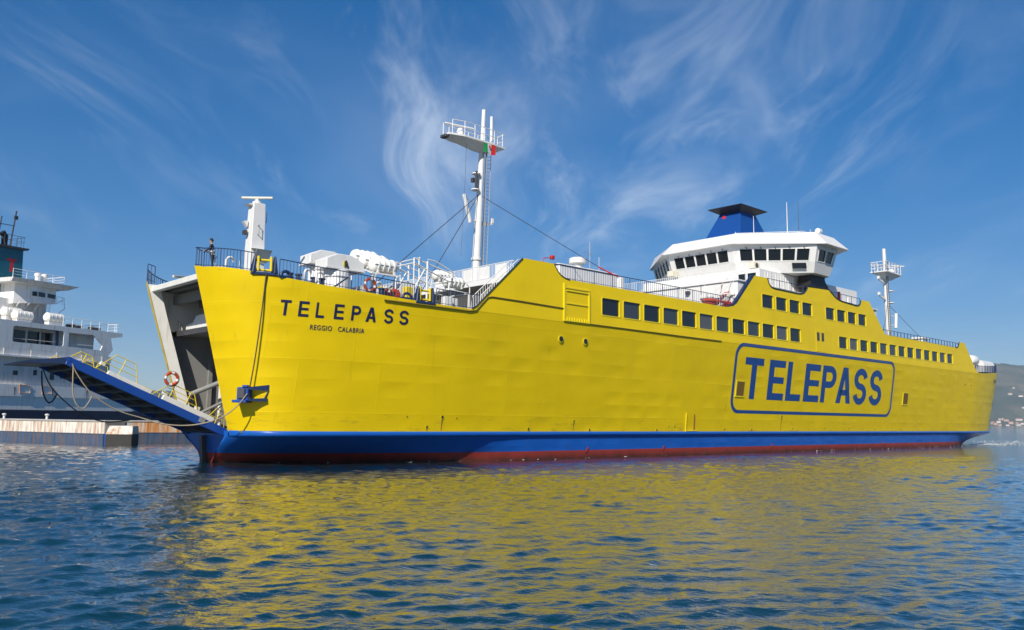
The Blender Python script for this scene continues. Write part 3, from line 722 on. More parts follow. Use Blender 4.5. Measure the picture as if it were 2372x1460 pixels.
# ------- bow opening: lining, inner decks, bulkheads
for s_ in (1, -1):
    l = MB(); zs = [2.0, 4.5, 7.0, 9.2, 11.2]
    l.grid([[(RAKE(z) + .02, s_ * 3.8 * KF(z), z) for z in zs], [(RAKE(z) + .7, s_ * 3.68 * KF(z), z) for z in zs], [(RAKE(z) + .74, s_ * 4.45, z) for z in zs]])
    l.build('opening_jamb', 'offwhite', FERRY, smooth=30)
    MB().prism([(.9, 10.9), (1.6, 8.3), (60, 8.3), (60, 10.9)], 'y', s_ * 4.45, s_ * 4.6).build('upper_hold_wall', 'offwhite', FERRY)
    MB().prism([(1.7, 8.05), (3.4, 2.0), (60, 2.0), (60, 8.05)], 'y', s_ * 4.45, s_ * 4.6).build('car_deck_wall', 'inner_grey', FERRY)
    for k in range(7): MB().box(4.6 + 2.2 * k, 4.85 + 2.2 * k, min(s_ * 4.2, s_ * 4.44), max(s_ * 4.2, s_ * 4.44), 2.0, 8.0).build('side_frame', 'inner_grey', FERRY)
dk = MB(); dk.box(2.3, 60, -4.6, 4.6, 8.05, 8.3); dk = dk.build('inner_deck', 'inner_grey', FERRY)
MB().box(2.2, 2.32, -4.4, 4.4, 7.98, 8.33).build('deck_edge_beam', 'steel_dark', dk)
c = MB(); c.prism([(3.95, 8.3), (3.95, 8.8), (2.9, 8.85), (2.35, 9.3), (-3.5, 9.4), (-3.5, 8.3)], 'x', 2.75, 7.5); c.build('inner_house', 'white', FERRY, bevel=.03)
MB().tube([(2.5, 4.2, 8.3), (2.5, 4.25, 8.75), (2.45, 4.35, 9.0), (2.4, 4.1, 8.95), (2.4, 4.05, 8.6)], .06, 6).build('hold_bracket', 'steel_dark', FERRY)
MB().box(3.0, 60, -4.6, 4.6, 1.9, 2.02).build('car_deck', 'deck_grey', FERRY)
MB().box(60, 60.2, -4.6, 4.6, 2, 11).build('hold_end_bulkhead', 'inner_grey', FERRY)
MB().box(1.6, 60, -4.6, 4.6, 10.86, 10.94).build('hold_ceiling', 'inner_grey', FERRY)
MB().tube([(3.0, 3.2, 4.2), (4.6, 1.2, 5.2)], .16, 10).build('hydraulic_ram', 'inner_grey', FERRY, smooth=40)
MB().tube([(4.9, 2.9, 2.0), (4.9, 2.9, 8.05)], .13, 8).build('hold_pillar', 'offwhite', FERRY, smooth=40)
MB().tube([(3.2, 2.4, 2.9), (5.3, 2.2, 4.0)], .1, 8).build('hydraulic_ram', 'inner_grey', FERRY, smooth=40)

# ------- bow ramp, hinged at the sill and raised at its tip
RB, RT = Vector((3.05, 0, 1.95)), Vector((-5.95, 0, 5.80))
rd = (RT - RB); RL = rd.length; rd.normalize(); rn = Vector((-rd.z, 0, rd.x)); rn = rn if rn.z > 0 else -rn
def RP(t, y, h): p = RB + rd * t + rn * h; return (p.x, y, p.z)     # t along the ramp, h above its top
def rbox(mb, t0, t1, y0, y1, h0, h1):
    return mb.hexa([RP(t0, y0, h0), RP(t1, y0, h0), RP(t1, y1, h0), RP(t0, y1, h0), RP(t0, y0, h1), RP(t1, y0, h1), RP(t1, y1, h1), RP(t0, y1, h1)])
mb = MB(); rbox(mb, 0, RL, -2.5, 2.5, -.02, .02); ramp = mb.build('bow_ramp', 'deck_grey', FERRY)
mb = MB(); rbox(mb, 0.02, RL - .02, -2.49, 2.49, -.08, -.022); mb.build('underside_plate', 'steel_dark', ramp)
for s_ in (1, -1):
    mb = MB(); rbox(mb, 0.1, RL, min(s_ * 2.5, s_ * 2.68), max(s_ * 2.5, s_ * 2.68), -.36, .10); mb.build('edge_beam', 'ramp_blue', ramp, bevel=.02)
    mb = MB(); rbox(mb, 1.0, 4.3, min(s_ * 2.2, s_ * 2.48), max(s_ * 2.2, s_ * 2.48), .02, .42); rbox(mb, 5.0, 7.6, min(s_ * 2.2, s_ * 2.48), max(s_ * 2.2, s_ * 2.48), .02, .34); mb.build('ramp_kerb', 'offwhite', ramp, bevel=.02)
for k in range(10):
    mb = MB(); rbox(mb, .45 + k * .96, .45 + k * .96 + .22, -2.5, 2.5, -.34, -.07); mb.build('cross_beam', 'steel_dark', ramp)
mb = MB(); rbox(mb, 0.3, RL - .3, -.12, .12, -.30, -.08); mb.build('centre_girder', 'steel_dark', ramp)
fl = MB(); a = RP(RL, 0, 0)
fl.hexa([(a[0], -2.66, a[2] - .30), (a[0], 2.66, a[2] - .30), (a[0] - 1.95, 2.4, a[2] - .30), (a[0] - 1.95, -2.4, a[2] - .30), (a[0], -2.66, a[2] + .06), (a[0], 2.66, a[2] + .06), (a[0] - 2.0, 2.4, a[2] - .22), (a[0] - 2.0, -2.4, a[2] - .22)])
fl.build('ramp_flap', 'navy', ramp)
mb = MB(); mb.tube([RP(RL - .05, -2.7, -.05), RP(RL - .05, 2.7, -.05)], .14, 10); mb.build('flap_hinge', 'ramp_blue', ramp, smooth=40)
def ramp_rail(y, t0, t1, h, name='guard_rail'):
    mb = MB(); r = .028; sl = min(.8, (t1 - t0) * .28)
    mb.tube([RP(t0, y, .05), RP(t0 + sl, y, h), RP(t1 - sl, y, h), RP(t1, y, .05)], r, 6)
    mb.tube([RP(t0 + sl * .5, y, h * .5), RP(t1 - sl * .5, y, h * .5)], r * .8, 5)
    mb.tube([RP(t0 + sl * .75, y, h * .75), RP(t1 - sl * .75, y, h * .75)], r * .7, 5)
    n = max(2, int((t1 - t0) / 1.0))
    for k in range(1, n): t = t0 + (t1 - t0) * k / n; mb.tube([RP(t, y, .05), RP(t, y, h if t0 + sl <= t <= t1 - sl else h * .75)], r, 6)
    mb.build(name, 'rail_yellow', ramp)
for y in (-2.45, 2.45):
    ramp_rail(y, 5.75, 8.35, 1.28); ramp_rail(y, 8.3, 9.75, .62); ramp_rail(y, 1.9, 5.0, 1.15); ramp_rail(y, 0.2, 1.5, .95)
for t, y in ((7.9, -2.35), (4.1, -2.3), (2.0, -2.3)):
    mb = MB(); rbox(mb, t, t + .3, y - .12, y + .12, .42, .62); mb.build('ramp_bollard', 'offwhite', ramp, bevel=.03)
mb = MB(); mb.tube([RP(1.2, -2.3, .3), (3.2, -3.1, 4.4)], .04, 6); mb.tube([RP(1.2, 2.3, .3), (3.2, 3.1, 4.4)], .04, 6); mb.build('hoisting_pendants', 'steel_dark', ramp)
mb = MB(); rbox(mb, 1.55, 1.9, -2.74, -2.67, -.2, .12); mb.build('locking_lug', 'steel', ramp)

# ------- rails along the deck edges
def outline_path(s0, s1, n, zo=0.0, inset=.06, mir=1):
    out = []
    for k in range(n + 1):
        s = s0 + (s1 - s0) * (k / n) ** 1.6
        x, y, z = hp(s, ZTOP(s), -inset); out.append((x, mir * y, z + zo))
    return out
rail([(.45, -3.7, 11.3)] + outline_path(.02, 2.05, 14), 1.08, 'navy', FERRY, sp=.2)
rail(outline_path(3.3, 11.9, 10), 1.02, 'navy', FERRY, sp=.2)
rail(outline_path(13.6, 16.6, 4) + [(17.3, -8.9, 10.1)], 1.0, 'navy', FERRY, sp=.24)
rail([(.45, 3.7, 11.3)] + outline_path(.02, 16.6, 30, mir=-1), 1.08, 'navy', FERRY, sp=.24)
rail([(24.45, -8.95, 13.18), (36, -8.95, 13.18), (48.0, -8.95, 13.16)], 1.0, 'navy', FERRY, sp=.265, pe=8, pr=.045)
rail([(53.7, -8.95, 15.86), (60.6, -8.95, 15.9)], .86, 'navy', FERRY, sp=1.1, pe=2)
rail([(66.3, -8.95, 16.0), (73.1, -8.95, 15.95)], .84, 'navy', FERRY, sp=1.2, pe=2)
rail([(78.9, -8.95, 13.12), (101.8, -8.95, 13.1)], .66, 'navy', FERRY, sp=.95, pe=1, pr=.045)
p = [(LEN - q[0], q[1], q[2]) for q in outline_path(.02, 16.4, 26)]
rail([(LEN - .45, -3.7, 11.3)] + p, 1.02, 'navy', FERRY, sp=.24)
rail([(LEN - .45, 3.7, 11.3)] + [(LEN - q[0], -q[1], q[2]) for q in outline_path(.02, 16.4, 26)], 1.02, 'navy', FERRY, sp=.24)
rail([(24.45, 8.95, 13.18), (101.8, 8.95, 13.1)], 1.0, 'navy', FERRY, sp=.5, pe=4)
rail([(21.5, -7.6, 13.14), (21.5, 8.9, 13.14)], 1.08, 'white', FERRY, sp=.16, r=.02, name='forward_balustrade')
for y0_ in (-2.0, -3.9, -5.8, 1.5): MB().box(21.44, 21.48, y0_ - 1.15, y0_, 13.2, 14.12).build('balustrade_panel', 'white', FERRY)
# stairway up to the upper deck at the foot of the slope
stw = MB(); a, b_ = Vector((17.6, 0, 10.1)), Vector((21.4, 0, 13.1))
for y in (-8.55, -7.65): stw.bar((a.x, y, a.z), (b_.x, y, b_.z), .05, .25)
stw = stw.build('stairway', 'white', FERRY)
for k in range(13):
    t = k / 13; MB().box(a.x + 3.8 * t, a.x + 3.8 * t + .28, -8.5, -7.7, a.z + 3.0 * t + .1, a.z + 3.0 * t + .14).build('step', 'deck_grey', stw)
for y in (-8.55, -7.65):
    mb = MB(); mb.tube([(a.x, y, a.z + .2), (a.x + .1, y, a.z + 1.05), (b_.x - .3, y, b_.z + 1.0), (b_.x + .6, y, b_.z + 1.1), (b_.x + .65, y, b_.z)], .03, 6)
    for k in range(1, 18): t = k / 18; mb.tube([(a.x + 3.8 * t, y, a.z + 3 * t), (a.x + 3.8 * t, y, a.z + 3 * t + 1.0)], .018, 4)
    mb.build('handrail', 'white', stw)

# ================================================================== superstructure, bridge, funnel
h1 = MB(); h1.box(30.0, 37.3, -4.0, 4.0, 13.1, 15.55); h1 = h1.build('vent_house', 'white', FERRY, bevel=.04)
MB().hexa([(29.9, -4.1, 15.55), (37.4, -4.1, 15.55), (37.4, 4.1, 15.55), (29.9, 4.1, 15.55), (30.3, -3.6, 15.75), (37.0, -3.6, 15.75), (37.0, 3.6, 15.75), (30.3, 3.6, 15.75)]).build('house_roof', 'white', h1)
mb = MB(); mb.lathe([(.42, 0), (.42, .35), (.75, .4), (.75, .8), (.6, .88), (.1, .9)], (33.0, -3.2, 15.7), 'z', 18); mb.build('mushroom_vent', 'white', h1, smooth=35)
mb = MB(); mb.tube([(35.2, -2.6, 15.7), (35.2, -2.6, 18.4)], .04, 6); mb.tube([(34.4, -2.6, 17.5), (35.4, -2.6, 17.2)], .03, 5); mb.tube([(36.4, -2.6, 15.7), (36.4, -2.6, 17.2)], .03, 5); mb.build('whip_antenna', 'steel', h1)
for x in (31.4, 33.8): MB().box(x, x + .5, -4.06, -3.99, 13.9, 14.4).build('wall_lamp', 'steel_dark', h1)
# anchor post of the mast stay
mb = MB(); mb.hexa([(33.2, -7.75, 13.1), (33.8, -7.75, 13.1), (33.8, -7.25, 13.1), (33.2, -7.25, 13.1), (33.3, -7.7, 14.45), (33.7, -7.7, 14.45), (33.7, -7.3, 14.45), (33.3, -7.3, 14.45)]); mb.build('stay_post', 'white', FERRY, bevel=.03)
for x, y, z, dx in ((23.3, -8.9, 14.17, .95), (46.5, -8.7, 13.2, 1.0)):
    mb = MB(); mb.tube([(x, y, z), (x, y, z + .3), (x + dx * .8, y, z + .42)], .035, 6); o = mb.build('lamp_bracket', 'red', FERRY)
    MB().box(x + dx * .75, x + dx * 1.1, y - .12, y + .12, z + .32, z + .6).build('floodlight', 'red', o, bevel=.03)

# deckhouse below the bridge, its front edge railed
dh = MB(); dh.box(49.0, 78.0, -8.6, 8.6, 13.1, 15.95); dh = dh.build('deckhouse', 'white', FERRY, bevel=.03)
MB().box(48.85, 78.1, -8.75, 8.75, 15.95, 16.1).build('deckhouse_roof', 'white', dh, bevel=.02)
rail([(48.95, -8.65, 16.1), (48.95, 8.65, 16.1)], 1.0, 'white', dh, name='front_balustrade', sp=.24, r=.03)
for y in (-5.3, -7.6): MB().box(48.8, 49.0, y - .75, y + .75, 14.65, 14.8).build('strip_light', 'offwhite', dh)
for y in (-1.9, -4.2): MB().box(48.96, 49.0, y - .45, y + .45, 13.15, 13.95).build('low_window', 'pane', dh)
for y in (-3.4, -6.4): MB().box(48.985, 49.005, y - .02, y + .02, 13.2, 15.9).build('panel_seam', 'offwhite', dh)
l2 = MB(); l2.box(55.0, 76.0, -7.3, 7.3, 16.1, 18.1); l2 = l2.build('bridge_deck_house', 'white', FERRY, bevel=.03)
MB().box(54.95, 55.0, -6.9, -6.0, 16.6, 17.7).build('house_window', 'pane', l2); MB().box(54.95, 55.0, -5.8, -4.9, 16.6, 17.7).build('house_window', 'pane', l2)
MB().box(63.5, 64.4, -7.36, -7.3, 16.15, 17.95).build('house_door', 'offwhite', l2)
for k in range(12): MB().box(56.0 + .5 * k, 56.06 + .5 * k, -7.34, -7.3, 16.1, 17.9).build('wall_rib', 'white', l2)
# red and white stairs beside the slope
st2 = MB(); st2.bar((46.6, -7.9, 13.15), (50.6, -7.9, 16.1), .06, .28); st2.bar((46.6, -7.1, 13.15), (50.6, -7.1, 16.1), .06, .28); st2 = st2.build('bridge_stairway', 'offwhite', FERRY)
for k in range(12): t = k / 12; MB().box(46.6 + 4 * t, 46.9 + 4 * t, -7.85, -7.15, 13.25 + 2.95 * t, 13.29 + 2.95 * t).build('step', 'red', st2)
mb = MB()
for y in (-7.95, -7.05):
    mb.tube([(46.6, y, 13.3), (46.6, y, 14.2), (50.6, y, 17.1), (51.4, y, 17.15), (51.4, y, 16.1)], .03, 5)
    for k in range(1, 10): t = k / 10; mb.tube([(46.6 + 4 * t, y, 13.2 + 2.95 * t), (46.6 + 4 * t, y, 14.2 + 2.9 * t)], .018, 4)
mb.build('handrail', 'white', st2)

# the bridge: eight-sided, windows leaning outwards, wide bevelled roof
def octo(fx, fy, wx0, wx1, wy, c=63.0):
    p = [(fx, -fy), (wx0, -wy), (wx1, -wy), (2 * c - fx, -fy)]
    return p + [(x, -y) for x, y in reversed(p)]
BR = dict(bot=octo(56.35, 3.85, 61.35, 64.65, 9.75), sill=octo(55.85, 3.95, 61.05, 64.9, 10.05), top=octo(55.4, 4.05, 60.85, 65.1, 10.4), wal=octo(55.3, 4.1, 60.8, 65.2, 10.45),
          eave=octo(54.75, 4.4, 61.2, 66.0, 11.25), roof=octo(55.95, 3.9, 60.9, 64.9, 10.2))
ZB = dict(bot=18.15, sill=19.22, top=20.66, wal=21.0, eave=21.02, roof=22.25)
mb = MB()
def ring3(n): return [(x, y, ZB[n]) for x, y in BR[n]]
def loop(mb, A, B):
    n = len(A); mb.add(A + B, [(i, (i + 1) % n, n + (i + 1) % n, n + i) for i in range(n)])
loop(mb, ring3('bot'), ring3('sill')); mb.add(ring3('bot'), [tuple(range(8))]); 
bridge = mb.build('bridge', 'white', FERRY)
mb = MB(); loop(mb, ring3('top'), ring3('wal')); mb.build('window_head', 'white', bridge)
mb = MB(); loop(mb, ring3('eave'), ring3('roof')); mb.add(ring3('roof'), [tuple(range(8))])
loop(mb, [(x, y, 20.96) for x, y in BR['eave']], ring3('eave')); mb.add([(x, y, 20.96) for x, y in BR['eave']], [tuple(range(8))]); mb.build('bridge_roof', 'white', bridge)
NW = [5, 2, 5, 5, 5, 2, 5, 5]
order = [0, 1, 2, 3, 4, 5, 6, 7]
for i in order:
    A, B = ring3('sill'), ring3('top'); j = (i + 1) % 8
    L_ = (Vector(A[j]) - Vector(A[i])).length; n = 2 if L_ < 5 else 5
    hs = []
    m_ = .07; g = (1 - 2 * m_ * (1 if n == 5 else 1.3)) / n; m_ = (1 - g * n) / 2
    for k in range(n): hs.append((m_ + g * k + g * .07, m_ + g * (k + 1) - g * .07, .10, .90))
    mb, P = holes_wall(A[i], A[j], B[j], B[i], hs)
    o = mb.build('window_wall', 'white', bridge)
    c0 = Vector((63.0, 0, 19.9)); nr = (P(1, 0) - P(0, 0)).cross(P(0, 1) - P(0, 0)).normalized()
    if nr.dot(P(.5, .5) - c0) < 0: nr = -nr
    for h in hs:
        q = [P(h[0] - .004, h[2] - .02), P(h[1] + .004, h[2] - .02), P(h[1] + .004, h[3] + .02), P(h[0] - .004, h[3] + .02)]
        MB().quad(*[p - nr * .07 for p in q]).build('pane', 'pane', o)
        fr = MB()
        for a, b_ in zip((0, 1, 2, 3), (1, 2, 3, 0)): fr.bar(q[a] + nr * .01, q[b_] + nr * .01, .06, .06)
        fr.build('window_frame', 'white', o)
    if i in (7, 0, 6):   # wiper housings above the panes
        wp = MB()
        for k in range(n): a = P(m_ + g * (k + .5), 1.06) + nr * .06; b_ = P(m_ + g * (k + .62), .82) + nr * .08; wp.bar(a, b_, .05, .05)
        wp.build('wiper', 'steel_dark', bridge)
mb = MB(); mb.box(57.0, 58.4, -5.6, -5.0, 18.5, 19.15); ac = mb.build('air_conditioner', 'beige', bridge, bevel=.03)
ac.location = (-.45, -.2, 0); 
mb = MB(); mb.lathe([(.26, 0), (.26, .03)], (57.5, -5.63, 18.83), 'y', 16); mb.build('fan_grille', 'steel_dark', ac)
mb = MB(); mb.box(54.9, 55.9, 3.2, 3.9, 18.5, 19.1); mb.build('air_conditioner', 'beige', bridge, bevel=.03)
a, b_ = Vector((61.05, -10.05, 0)), Vector((55.85, -3.95, 0)); dd = (b_ - a).normalized(); nn = Vector((dd.y, -dd.x, 0)); nn = nn if nn.x < 0 else -nn
mb = MB(); c0 = a + dd * .9 + nn * .02; q = [c0, c0 + dd * 1.4, c0 + dd * 1.4 + nn * .06, c0 + nn * .06]
mb.hexa([(p.x + .12, p.y, 18.55) for p in q] + [(p.x, p.y, 19.1) for p in q]); mb.build('lower_window', 'pane', bridge)
mb = MB(); mb.lathe([(.05, 0), (.3, .05), (.3, .55), (.22, .6)], (62.6, -9.6, 22.75), 'x', 14); mb.tube([(62.8, -9.6, 22.2), (62.8, -9.6, 22.6)], .06, 6); mb.build('searchlight', 'white', bridge, smooth=40)
for x, y, hgt, r, mt_ in ((57.6, -5.2, 2.0, .04, 'white'), (59.4, -8.0, 3.3, .055, 'white'), (64.5, -6.5, 4.6, .035, 'steel_dark'), (61.5, -9.4, .6, .03, 'white'), (63.0, -9.0, .8, .03, 'steel_dark'), (57.0, -3.4, .5, .05, 'white')):
    MB().tube([(x, y, 22.2), (x, y, 22.2 + hgt * .55), (x, y, 22.2 + hgt)], r, 6, r2=r * .5).build('roof_antenna', mt_, bridge)
rail([(57.2, -3.2, 22.25), (61.2, -8.8, 22.25), (64.6, -8.8, 22.25)], .35, 'white', bridge, name='roof_edge_pipe', sp=1.6, pe=1, r=.02, low=False)
for x, y in ((58.2, -5.9), (60.1, -8.3)): MB().tube([(x - .35, y - .3, 20.85), (x - .35, y - .3, 20.6)], .1, 8).build('soffit_lamp', 'steel_dark', bridge)
mb = MB(); ladder(mb, (57.2, -7.36, 16.1), (57.2, -7.36, 18.1), .5, (1, 0, 0)); mb.build('house_ladder', 'white', l2)
for y in (-2.2, -5.0, -8.2): MB().tube([(48.93, y, 13.1), (48.93, y, 15.9)], .04, 5).build('drain_pipe', 'white', dh)
for y, l in ((-2.2, .5), (-4.6, .9), (-6.9, .6)): MB().quad((48.985, y, 15.9), (48.985, y + .1, 15.9), (48.985, y + .07, 15.9 - l), (48.985, y + .03, 15.9 - l)).build('rust_run', 'rust', dh)
MB().box(48.7, 49.0, -3.3, -2.9, 15.2, 15.5).build('loudspeaker', 'steel_dark', dh)
# funnel
fn = MB(); fn.hexa([(59.2, -2.5, 22.2), (66.2, -2.5, 22.2), (66.2, 2.5, 22.2), (59.2, 2.5, 22.2), (61.3, -1.35, 26.1), (64.4, -1.35, 26.1), (64.4, 1.35, 26.1), (61.3, 1.35, 26.1)])
fn = fn.build('funnel', 'funnel_blue', FERRY, bevel=.04)
mb = MB(); mb.hexa([(61.4, -1.2, 26.0), (64.2, -1.2, 26.0), (64.2, 1.2, 26.0), (61.4, 1.2, 26.0), (60.2, -2.15, 26.55), (65.6, -2.15, 26.55), (65.6, 2.15, 26.55), (60.2, 2.15, 26.55)])
mb.box(60.2, 65.6, -2.15, 2.15, 26.55, 26.62); mb.build('funnel_cap', 'black', fn)
mb = MB(); mb.lathe([(.05, 0), (.24, .0), (.24, .12), (.1, .15)], (60.95, 0.55, 25.55), 'x', 14); mb.build('funnel_lamp', 'red', fn, smooth=40)

# ================================================================== masts
mt1 = MB(); base, tip = Vector((24.3, 0, 13.1)), Vector((24.95, 0, 28.4))
MP = lambda t: base + (tip - base) * t
Z1 = lambda z: base + (tip - base) * ((z - 13.1) / 15.3)
mt1.tube([Z1(13.1), Z1(20.8)], .36, 16, r2=.30); mt1.tube([Z1(20.8), Z1(25.0)], .26, 14, r2=.23); mt1.tube([Z1(25.0), Z1(28.4)], .18, 12, r2=.17)
mast = mt1.build('foremast', 'white', FERRY, smooth=40)
mb = MB(); mb.lathe([(.55, 0), (.55, .12), (.42, .3)], tuple(Z1(13.1)), 'z', 14); mb.lathe([(.44, 0), (.44, .2)], tuple(Z1(15.6)), 'z', 14); mb.build('mast_collar', 'white', mast, smooth=40)
# crow's-nest platform with rails and radar
pf = MB(); pf.prism([(20.9, -.55), (22.2, -.95), (25.3, -.95), (26.7, -.75), (26.7, .75), (25.3, .95), (22.2, .95), (20.9, .55)], 'z', 25.25, 25.4)
pf.hexa([(23.9, -.2, 24.7), (25.2, -.2, 24.7), (25.2, .2, 24.7), (23.9, .2, 24.7), (21.6, -.6, 25.25), (26.3, -.6, 25.25), (26.3, .6, 25.25), (21.6, .6, 25.25)])
pf = pf.build('mast_platform', 'white', mast)
rail([(21.2, -.6, 25.4), (22.2, -.92, 25.4), (25.3, -.92, 25.4), (26.6, -.72, 25.4), (26.6, .72, 25.4), (25.3, .92, 25.4), (22.2, .92, 25.4), (21.2, .6, 25.4)], 1.1, 'white', mast, name='platform_rail', sp=1.05, r=.03, pe=1, pr=.03, mid=(.5,), low=False)
mb = MB(); mb.lathe([(.3, 0), (.3, .5), (.2, .75)], (22.4, -.1, 25.4), 'z', 12); mb.build('radar_pedestal', 'white', mast, smooth=40)
mb = MB(); mb.bar((21.0, .15, 26.35), (23.6, -.35, 26.35), .16, .14); mb.build('radar_scanner', 'white', mast, bevel=.03)
mb = MB(); mb.box(20.7, 21.1, -.35, .35, 25.05, 25.3); mb.build('platform_lamp', 'steel_dark', mast, bevel=.03)
mb = MB(); mb.tube([(25.55, -.3, 25.4), (25.55, -.3, 27.9)], .13, 8); mb.build('aerial_tube', 'white', mast, smooth=40)
mb = MB(); ladder(mb, (25.15, -.05, 13.2), (25.5, -.05, 25.3), .42, (0.75, -.66, 0), r=.03); mb.tube([(24.85, -.3, 13.2), (25.1, -.3, 25.2)], .05, 6); mb.build('mast_ladder', 'steel', mast)
for z in (22.6, 21.25):
    mb = MB(); mb.lathe([(.06, 0), (.36, .12), (.36, .2), (.1, .22)], (Z1(z).x - .55, -.1, z), 'z', 14); mb.tube([(Z1(z).x - .6, -.1, z + .1), (Z1(z).x, 0, z + .1)], .05, 6); mb.build('navigation_lamp', 'white', mast, smooth=40)
mb = MB(); mb.box(23.75, 24.0, -.2, .1, 22.0, 22.35); mb.tube([(24.0, -.3, 21.3), (24.0, -.3, 22.9)], .12, 8); mb.build('lamp_box', 'steel_dark', mast)
mb = MB(); mb.tube([(22.75, -.3, 20.75), (23.45, -.3, 18.55)], .17, 10); pa = mb.build('panel_aerial', 'white', mast, smooth=40)
mb = MB(); mb.tube([(22.9, -.3, 20.5), (24.4, 0, 20.2)], .03, 5); mb.tube([(23.4, -.3, 18.8), (24.3, 0, 18.8)], .04, 5); mb.build('aerial_arm', 'white', mast)
mb = MB(); mb.prism([(24.6, 18.45), (24.6, 18.85), (26.1, 18.95), (26.1, 18.85)], 'y', -.06, .06); mb.box(25.95, 26.15, -.1, .1, 18.95, 19.35); mb.build('lamp_arm', 'white', mast)
def stay(pts, name='stay_wire', r=.03, parent=None, mat='steel_dark'): return MB().tube(pts, r, 5).build(name, mat, parent)
stay([(24.4, -.1, 21.0), (11.3, -4.0, 11.0)], parent=mast); stay([(24.4, -.1, 20.95), (15.0, -4.6, 10.6)], parent=mast)
stay([(24.8, -.1, 21.0), (30.6, -4.8, 15.96), (33.0, -7.3, 14.6)][:1] + [(32.4, -6.9, 14.9)], parent=mast, r=.028)
stay([(22.9, -.3, 25.2), (22.6, -.6, 22.0), (22.0, -1.0, 15.5)], 'halyard', .012, mast)
mb = MB(); mb.tube([(31.9, -6.5, 15.25), (33.3, -7.4, 14.5)], .06, 8); mb.build('stay_turnbuckle', 'red', mast)
# after mast
mt2 = MB(); b2, t2 = Vector((101.2, 0, 13.1)), Vector((100.6, 0, 27.8)); Z2 = lambda z: b2 + (t2 - b2) * ((z - 13.1) / 14.7)
mt2.tube([Z2(13.1), Z2(21.5)], .42, 14, r2=.36); mt2.tube([Z2(21.5), Z2(25)], .34, 12, r2=.3); mt2.tube([Z2(25), Z2(27.8)], .26, 12, r2=.24)
mast2 = mt2.build('aftermast', 'white', FERRY, smooth=40)
mb = MB(); mb.prism([(98.6, -1.2), (103.8, -1.0), (105.0, 0), (103.8, 1.0), (98.6, 1.2)], 'z', 24.15, 24.3); mb.hexa([(100.2, -.3, 23.3), (102.0, -.3, 23.3), (102.0, .3, 23.3), (100.2, .3, 23.3), (99.0, -.8, 24.15), (104.2, -.6, 24.15), (104.2, .6, 24.15), (99.0, .8, 24.15)]); mb.build('mast_platform', 'white', mast2)
rail([(98.7, -1.1, 24.3), (103.8, -.95, 24.3), (104.9, 0, 24.3), (103.8, .95, 24.3), (98.7, 1.1, 24.3), (98.7, -1.1, 24.3)], 1.35, 'white', mast2, name='platform_rail', sp=1.0, r=.045, pe=1, pr=.05, mid=(.33, .66), topr=.05, low=False)
mb = MB(); mb.lathe([(.35, 0), (.35, .6), (.2, .9)], (103.0, 0, 24.3), 'z', 10); mb.bar((101.6, .5, 25.6), (105.2, -.8, 25.75), .2, .16); mb.bar((97.0, .2, 25.1), (98.8, 0, 25.1), .08, .08); mb.build('radar_scanner', 'white', mast2)
mb = MB(); ladder(mb, (100.55, -.5, 13.2), (100.15, -.5, 26.0), .5, (1, 0, 0), r=.035); mb.build('mast_ladder', 'steel_dark', mast2)
for z, s_ in ((22.9, -1), (20.6, -1)):
    mb = MB(); mb.prism([(100.9, z), (100.9, z - .4), (98.6, z + .15), (98.6, z + .3)], 'y', -.08, .08); mb.box(98.4, 98.75, -.15, .15, z + .3, z + .7); mb.build('lamp_arm', 'white', mast2)
for z in (21.6, 19.9):
    mb = MB(); mb.lathe([(.1, 0), (.5, .1), (.5, .2), (.1, .25)], (101.7, -.2, z), 'z', 12); mb.build('navigation_lamp', 'white', mast2, smooth=40)
mb = MB(); mb.tube([(102.9, -.4, 18.6), (102.6, -.4, 16.5)], .22, 10); mb.tube([(101.2, 0, 18.2), (102.8, -.4, 18.2)], .04, 5); mb.tube([(101.2, 0, 16.9), (102.6, -.4, 16.9)], .04, 5); mb.build('panel_aerial', 'white', mast2, smooth=40)
stay([(101.1, 0, 19.9), (113.5, -2.0, 13.0)], parent=mast2); stay([(101.1, 0, 19.9), (108.0, 3, 12.6)], parent=mast2); stay([(101.0, 0, 19.8), (95.5, -2.0, 16.6), (91, -3.0, 13.2)], parent=mast2)
# after vent housings behind the rail and on the stern deck
for x, y, s_ in ((99.0, -5.5, 1.0),):
    mb = MB(); mb.box(x, x + 1.6, y, y + 1.4, 13.1, 14.4); mb.box(x - .2, x + 1.8, y - .2, y + 1.6, 14.4, 14.65); mb.build('after_vent', 'white', FERRY, bevel=.03)
mb = MB(); mb.tube([(83, -6.5, 13.1), (83, -6.5, 14.1), (83.8, -6.5, 14.1)], .08, 6); mb.build('goose_neck_vent', 'white', FERRY)
for x, yy in ((69.8, -8.2), (72.0, -8.2)): MB().box(x, x + .3, yy, yy + .2, 16.1, 17.3 if x < 71 else 16.9).build('deck_locker', 'red' if x < 71 else 'white', FERRY)

